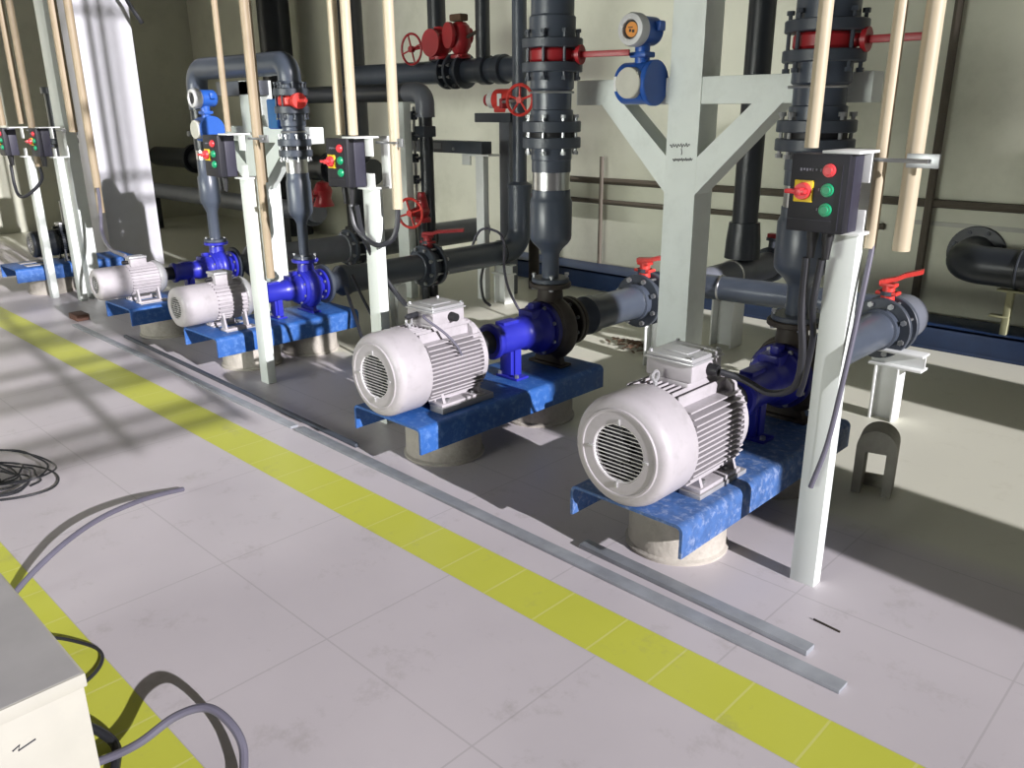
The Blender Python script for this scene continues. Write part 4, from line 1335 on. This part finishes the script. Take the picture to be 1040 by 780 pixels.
# dark equipment at the left end ------------------------------------------------
t = thing('header_pipe', 'long dark pipe low along the left part of the back wall', 'pipe', (-12.9, 5.6, 0.95))
pipe_part('pipe', [(0, 0, 0), (5.4, 0, 0)], 0.14, 'pvc_dark', t)
for x in (1.2, 3.2, 4.6):
    MB().lathe(disc_prof(0.20, 0.08), (x, 0, 0), (1, 0, 0), 28).build('flange', 'pvc_dark', t)
t = thing('header_pipe', 'brownish pale pipe behind the blue pump at the white pillar', 'pipe', (-12.8, 5.0, 0.55))
pipe_part('pipe', [(0, 0, 0), (5.1, 0, 0)], 0.10, 'pvc_pale', t)
MB().lathe(disc_prof(0.15, 0.1), (4.9, 0, 0), (1, 0, 0), 28).build('flange', 'flange_grey', t)
for (x, lab) in ((-12.0, 'dark block stand under the left pipes, nearer the end wall'), (-8.6, 'dark block stand under the left pipes behind the pillar')):
    o = MB().box((-0.10, -0.12, 0), (0.10, 0.12, 0.45), 0.01).build('pipe_stand', 'pvc_dark', None, (x, 5.0, 0))
    tag(o, lab, 'pipe support')
t = thing('gate_valve', 'dim red valve with handwheel behind the pump at the white pillar', 'valve', (-7.45, 4.9, 0.56))
MB().lathe([(0, 0.0), (0.11, 0.0), (0.08, 0.08), (0.10, 0.16), (0.06, 0.24), (0, 0.26)], (0, 0, 0.09), (0, 0, 1), 22).build('valve_body', 'valve_red', t)
handwheel(t, (0.02, -0.28, 0.20), (0.3, -0.9, 0.1), 0.15, 'valve_red', 0.012, 4)
MB().cyl((0, -0.28, 0.2), (0, 0, 0.2), 0.015, seg=10).build('stem', 'valve_red', t)
t = thing('riser_pipe', 'short black flanged riser at the left behind the first white post', 'pipe', (-9.0, 2.98, 0))
MB().cyl((0, 0, BASE_Z + .48), (0, 0, 1.78), 0.085, seg=24).lathe(disc_prof(0.15, 0.05), (0, 0, 1.30), (0, 0, 1), 26).lathe(disc_prof(0.15, 0.05), (0, 0, 1.38), (0, 0, 1), 26).lathe(disc_prof(0.11, 0.06), (0, 0, 1.76), (0, 0, 1), 26).build('pipe', 'pvc_dark', t)
bolts(t, (0, 0, 1.365), (0, 0, 1), 0.125, 6, 0.014, 0.18, 'flange_grey')
MB().cyl((0, 0, 0), (0, 0, BASE_Z + .49), 0.12, seg=24).build('stand', 'pvc_dark', t)
# ------------------------------------------------------------------ things lying on the floor
def slab(name, label, p, q, wd, h, m, cat, z=0.0):
    """long flat bar from p to q"""
    p, q = Vector((*p, 0)), Vector((*q, 0))
    L = (q - p).length
    a = math.atan2(q.y - p.y, q.x - p.x)
    o = MB().box((0, -wd / 2, 0), (L, wd / 2, h), min(0.003, h * .3)).build(name, m, None, (p.x, p.y, z))
    o.rotation_euler = (0, 0, a)
    return tag(o, label, cat)


slab('metal_strip', 'grey flat metal strip on the floor, front one nearest the yellow line', (-0.69, 2.08), (-3.62, 2.125), 0.056, 0.014, 'plank', 'strip')
slab('metal_strip', 'grey flat metal strip behind the front one, shorter, below the nearest pump', (-0.835, 2.178), (-1.76, 2.208), 0.052, 0.020, 'plank', 'strip')
slab('metal_strip', 'grey flat metal strip on the floor below the second motor and centre post', (-3.66, 2.12), (-6.85, 2.135), 0.045, 0.014, 'plank', 'strip')
slab('metal_strip', 'narrow metal strip beside the shaded pump bases at the left', (-3.2, 2.19), (-6.2, 2.26), 0.022, 0.02, 'flange_grey', 'strip')
slab('steel_rod', 'short dark steel rod lying in front of the right-hand post', (-0.905, 2.352), (-0.812, 2.343), 0.006, 0.006, 'iron_brown', 'rod')
o = MB().box((-0.09, -0.05, 0), (0.09, 0.05, 0.05), 0.006).build('brick', 'rust', None, (-7.05, 2.24, 0))
tag(o, 'reddish brown brick lying at the far end of the strips', 'brick')
# pile of dead leaves / shavings
b = MB()
for k in range(70):
    a = random.uniform(0, 2 * PI)
    r_ = random.uniform(0, 0.16) ** 1.0
    x, y = r_ * math.cos(a) * 1.5, r_ * math.sin(a)
    M_ = Matrix.Translation((x, y, 0.012 + random.uniform(0, 0.035) * (1 - r_ / .2))) @ Matrix.Rotation(random.uniform(0, 3), 4, 'Z') @ Matrix.Rotation(random.uniform(-.3, .3), 4, 'X')
    b.box((-0.03, -0.008, 0), (0.03, 0.008, 0.004), 0, M_)
o = b.build('debris_pile', 'leaf_brown', None, (-3.25, 4.6, 0))
tag(o, 'small heap of brown scraps on the floor left of the Y column', 'debris')
o['kind'] = 'stuff'

# concrete arch block
b = MB()
W2, Hh = 0.080, 0.295
outer = [(-W2, 0)] + [(-W2, Hh - W2)] + [(W2 * math.cos(PI - PI * k / 16), Hh - W2 + W2 * math.sin(PI - PI * k / 16)) for k in range(1, 16)] + [(W2, Hh - W2), (W2, 0)]
inner = [(W2 - .038, 0), (W2 - .038, 0.195), (-W2 + .038, 0.195), (-W2 + .038, 0)]
b.prism([(x, 0, z) for x, z in outer + inner], (0, 0.14, 0))
b.box((-W2 + .038, 0.10, 0.0), (W2 - .038, 0.12, 0.055))
o = b.build('concrete_block', 'concrete_dark', None, (-1.135, 3.40, 0))
o.rotation_euler = (0, 0, math.radians(14))
tag(o, 'small arched concrete block with a slot, standing right of the cable post', 'concrete block')

# steel cabinet at lower left
t = thing('steel_cabinet', 'cream steel cabinet with grey top at the lower left corner', 'cabinet', (-1.698, 0.426, 0))
MB().box((-0.95, -0.75, 0), (-0.006, -0.006, 0.425), 0.004).build('body', 'cream_steel', t)
MB().box((-0.956, -0.756, 0.418), (0, 0, 0.452), 0.004).build('lid', 'cream_steel', t)
MB().box((-0.950, -0.750, 0.452), (-0.006, -0.006, 0.4525)).build('top_sheet', 'cabinet_top', t)
MB().tube([(-0.0045, -0.16, 0.345), (-0.0045, -0.145, 0.352), (-0.0045, -0.15, 0.34), (-0.0045, -0.115, 0.348)], 0.0016, 5).build('pen_scribble', 'ink', t)

# cables on the floor near the cabinet
cable('thick grey-violet cable arching over the floor with a cut end', [(-2.93, 0.55, 0.02), (-2.98, 0.66, 0.07), (-3.05, 0.80, 0.105), (-3.14, 0.95, 0.105), (-3.23, 1.12, 0.08), (-3.30, 1.25, 0.045), (-3.345, 1.36, 0.014)], 0.0105, 'cable_grey')
cable('grey-violet cable loop rising beside the cream cabinet', [(-1.98, 0.36, 0.02), (-1.93, 0.48, 0.03), (-1.885, 0.56, 0.06), (-1.85, 0.65, 0.11), (-1.80, 0.715, 0.125), (-1.72, 0.74, 0.095), (-1.66, 0.73, 0.05), (-1.61, 0.67, 0.014), (-1.60, 0.5, 0.012), (-1.62, 0.3, 0.012)], 0.0115, 'cable_grey')
cable('thick black cable leaving the cabinet base near the corner', [(-2.2, 0.44, 0.02), (-2.08, 0.50, 0.035), (-1.98, 0.53, 0.02), (-1.9, 0.50, 0.014), (-1.80, 0.44, 0.013), (-1.66, 0.36, 0.013)], 0.0125)
cable('thin black cable bending out beside the cabinet lid', [(-2.62, 0.46, 0.03), (-2.60, 0.57, 0.02), (-2.50, 0.64, 0.012), (-2.42, 0.66, 0.010), (-2.35, 0.63, 0.010), (-2.30, 0.56, 0.012), (-2.26, 0.46, 0.03)], 0.0055)
# tangled coil of black wire
pts = []
for k in range(150):
    a = k * 0.42
    R_ = 0.22 + 0.10 * math.sin(k * 0.11) + random.uniform(-.02, .02)
    pts.append((R_ * math.cos(a) * 1.05 + 0.05 * math.sin(k * .07), R_ * 0.62 * math.sin(a) + 0.04 * math.cos(k * .05), 0.008 + 0.0004 * k + 0.03 * (0.5 + 0.5 * math.sin(a * 2.3 + k * .05)) * (k / 150)))
o = MB().tube(spline(pts, 3), 0.0045, 6).build('wire_coil', 'rubber', None, (-4.08, 0.76, 0))
o.rotation_euler = (0, 0, 0.5)
tag(o, 'tangled coil of thin black wire on the floor at the left edge', 'wire coil')

# repeats of one kind share a group phrase
GROUPS = {'electric_motor': 'electric motors of the pump row', 'centrifugal_pump': 'centrifugal pumps of the pump row', 'pump_base': 'blue channel bases of the pump row',
          'concrete_pedestal': 'round concrete pedestals under the blue bases', 'control_post': 'white posts along the pump row', 'control_station': 'control boxes on the white posts',
          'cable_conduit': 'beige conduits hanging beside the posts', 'riser_pipe': 'riser pipes of the pumps', 'suction_pipe': 'suction pipes of the pumps',
          'butterfly_valve': 'butterfly valves in the pump pipes', 'steel_column': 'Y-shaped steel columns', 'flow_meter': 'blue flow meters on the Y columns',
          'pipe_support': 'supports under the pipes', 'metal_strip': 'flat metal strips lying on the floor', 'pipe_clamp': 'U-bolts on the risers',
          'wall_rail': 'brown rails on the back wall', 'header_pipe': 'header pipes in the background', 'vertical_pipe': 'dark vertical pipes in the background',
          'gate_valve': 'red valves in the background'}
for o in col.objects:
    if o.parent is None and 'category' in o:
        g = GROUPS.get(o.name.split('.')[0])
        if g:
            o['group'] = g
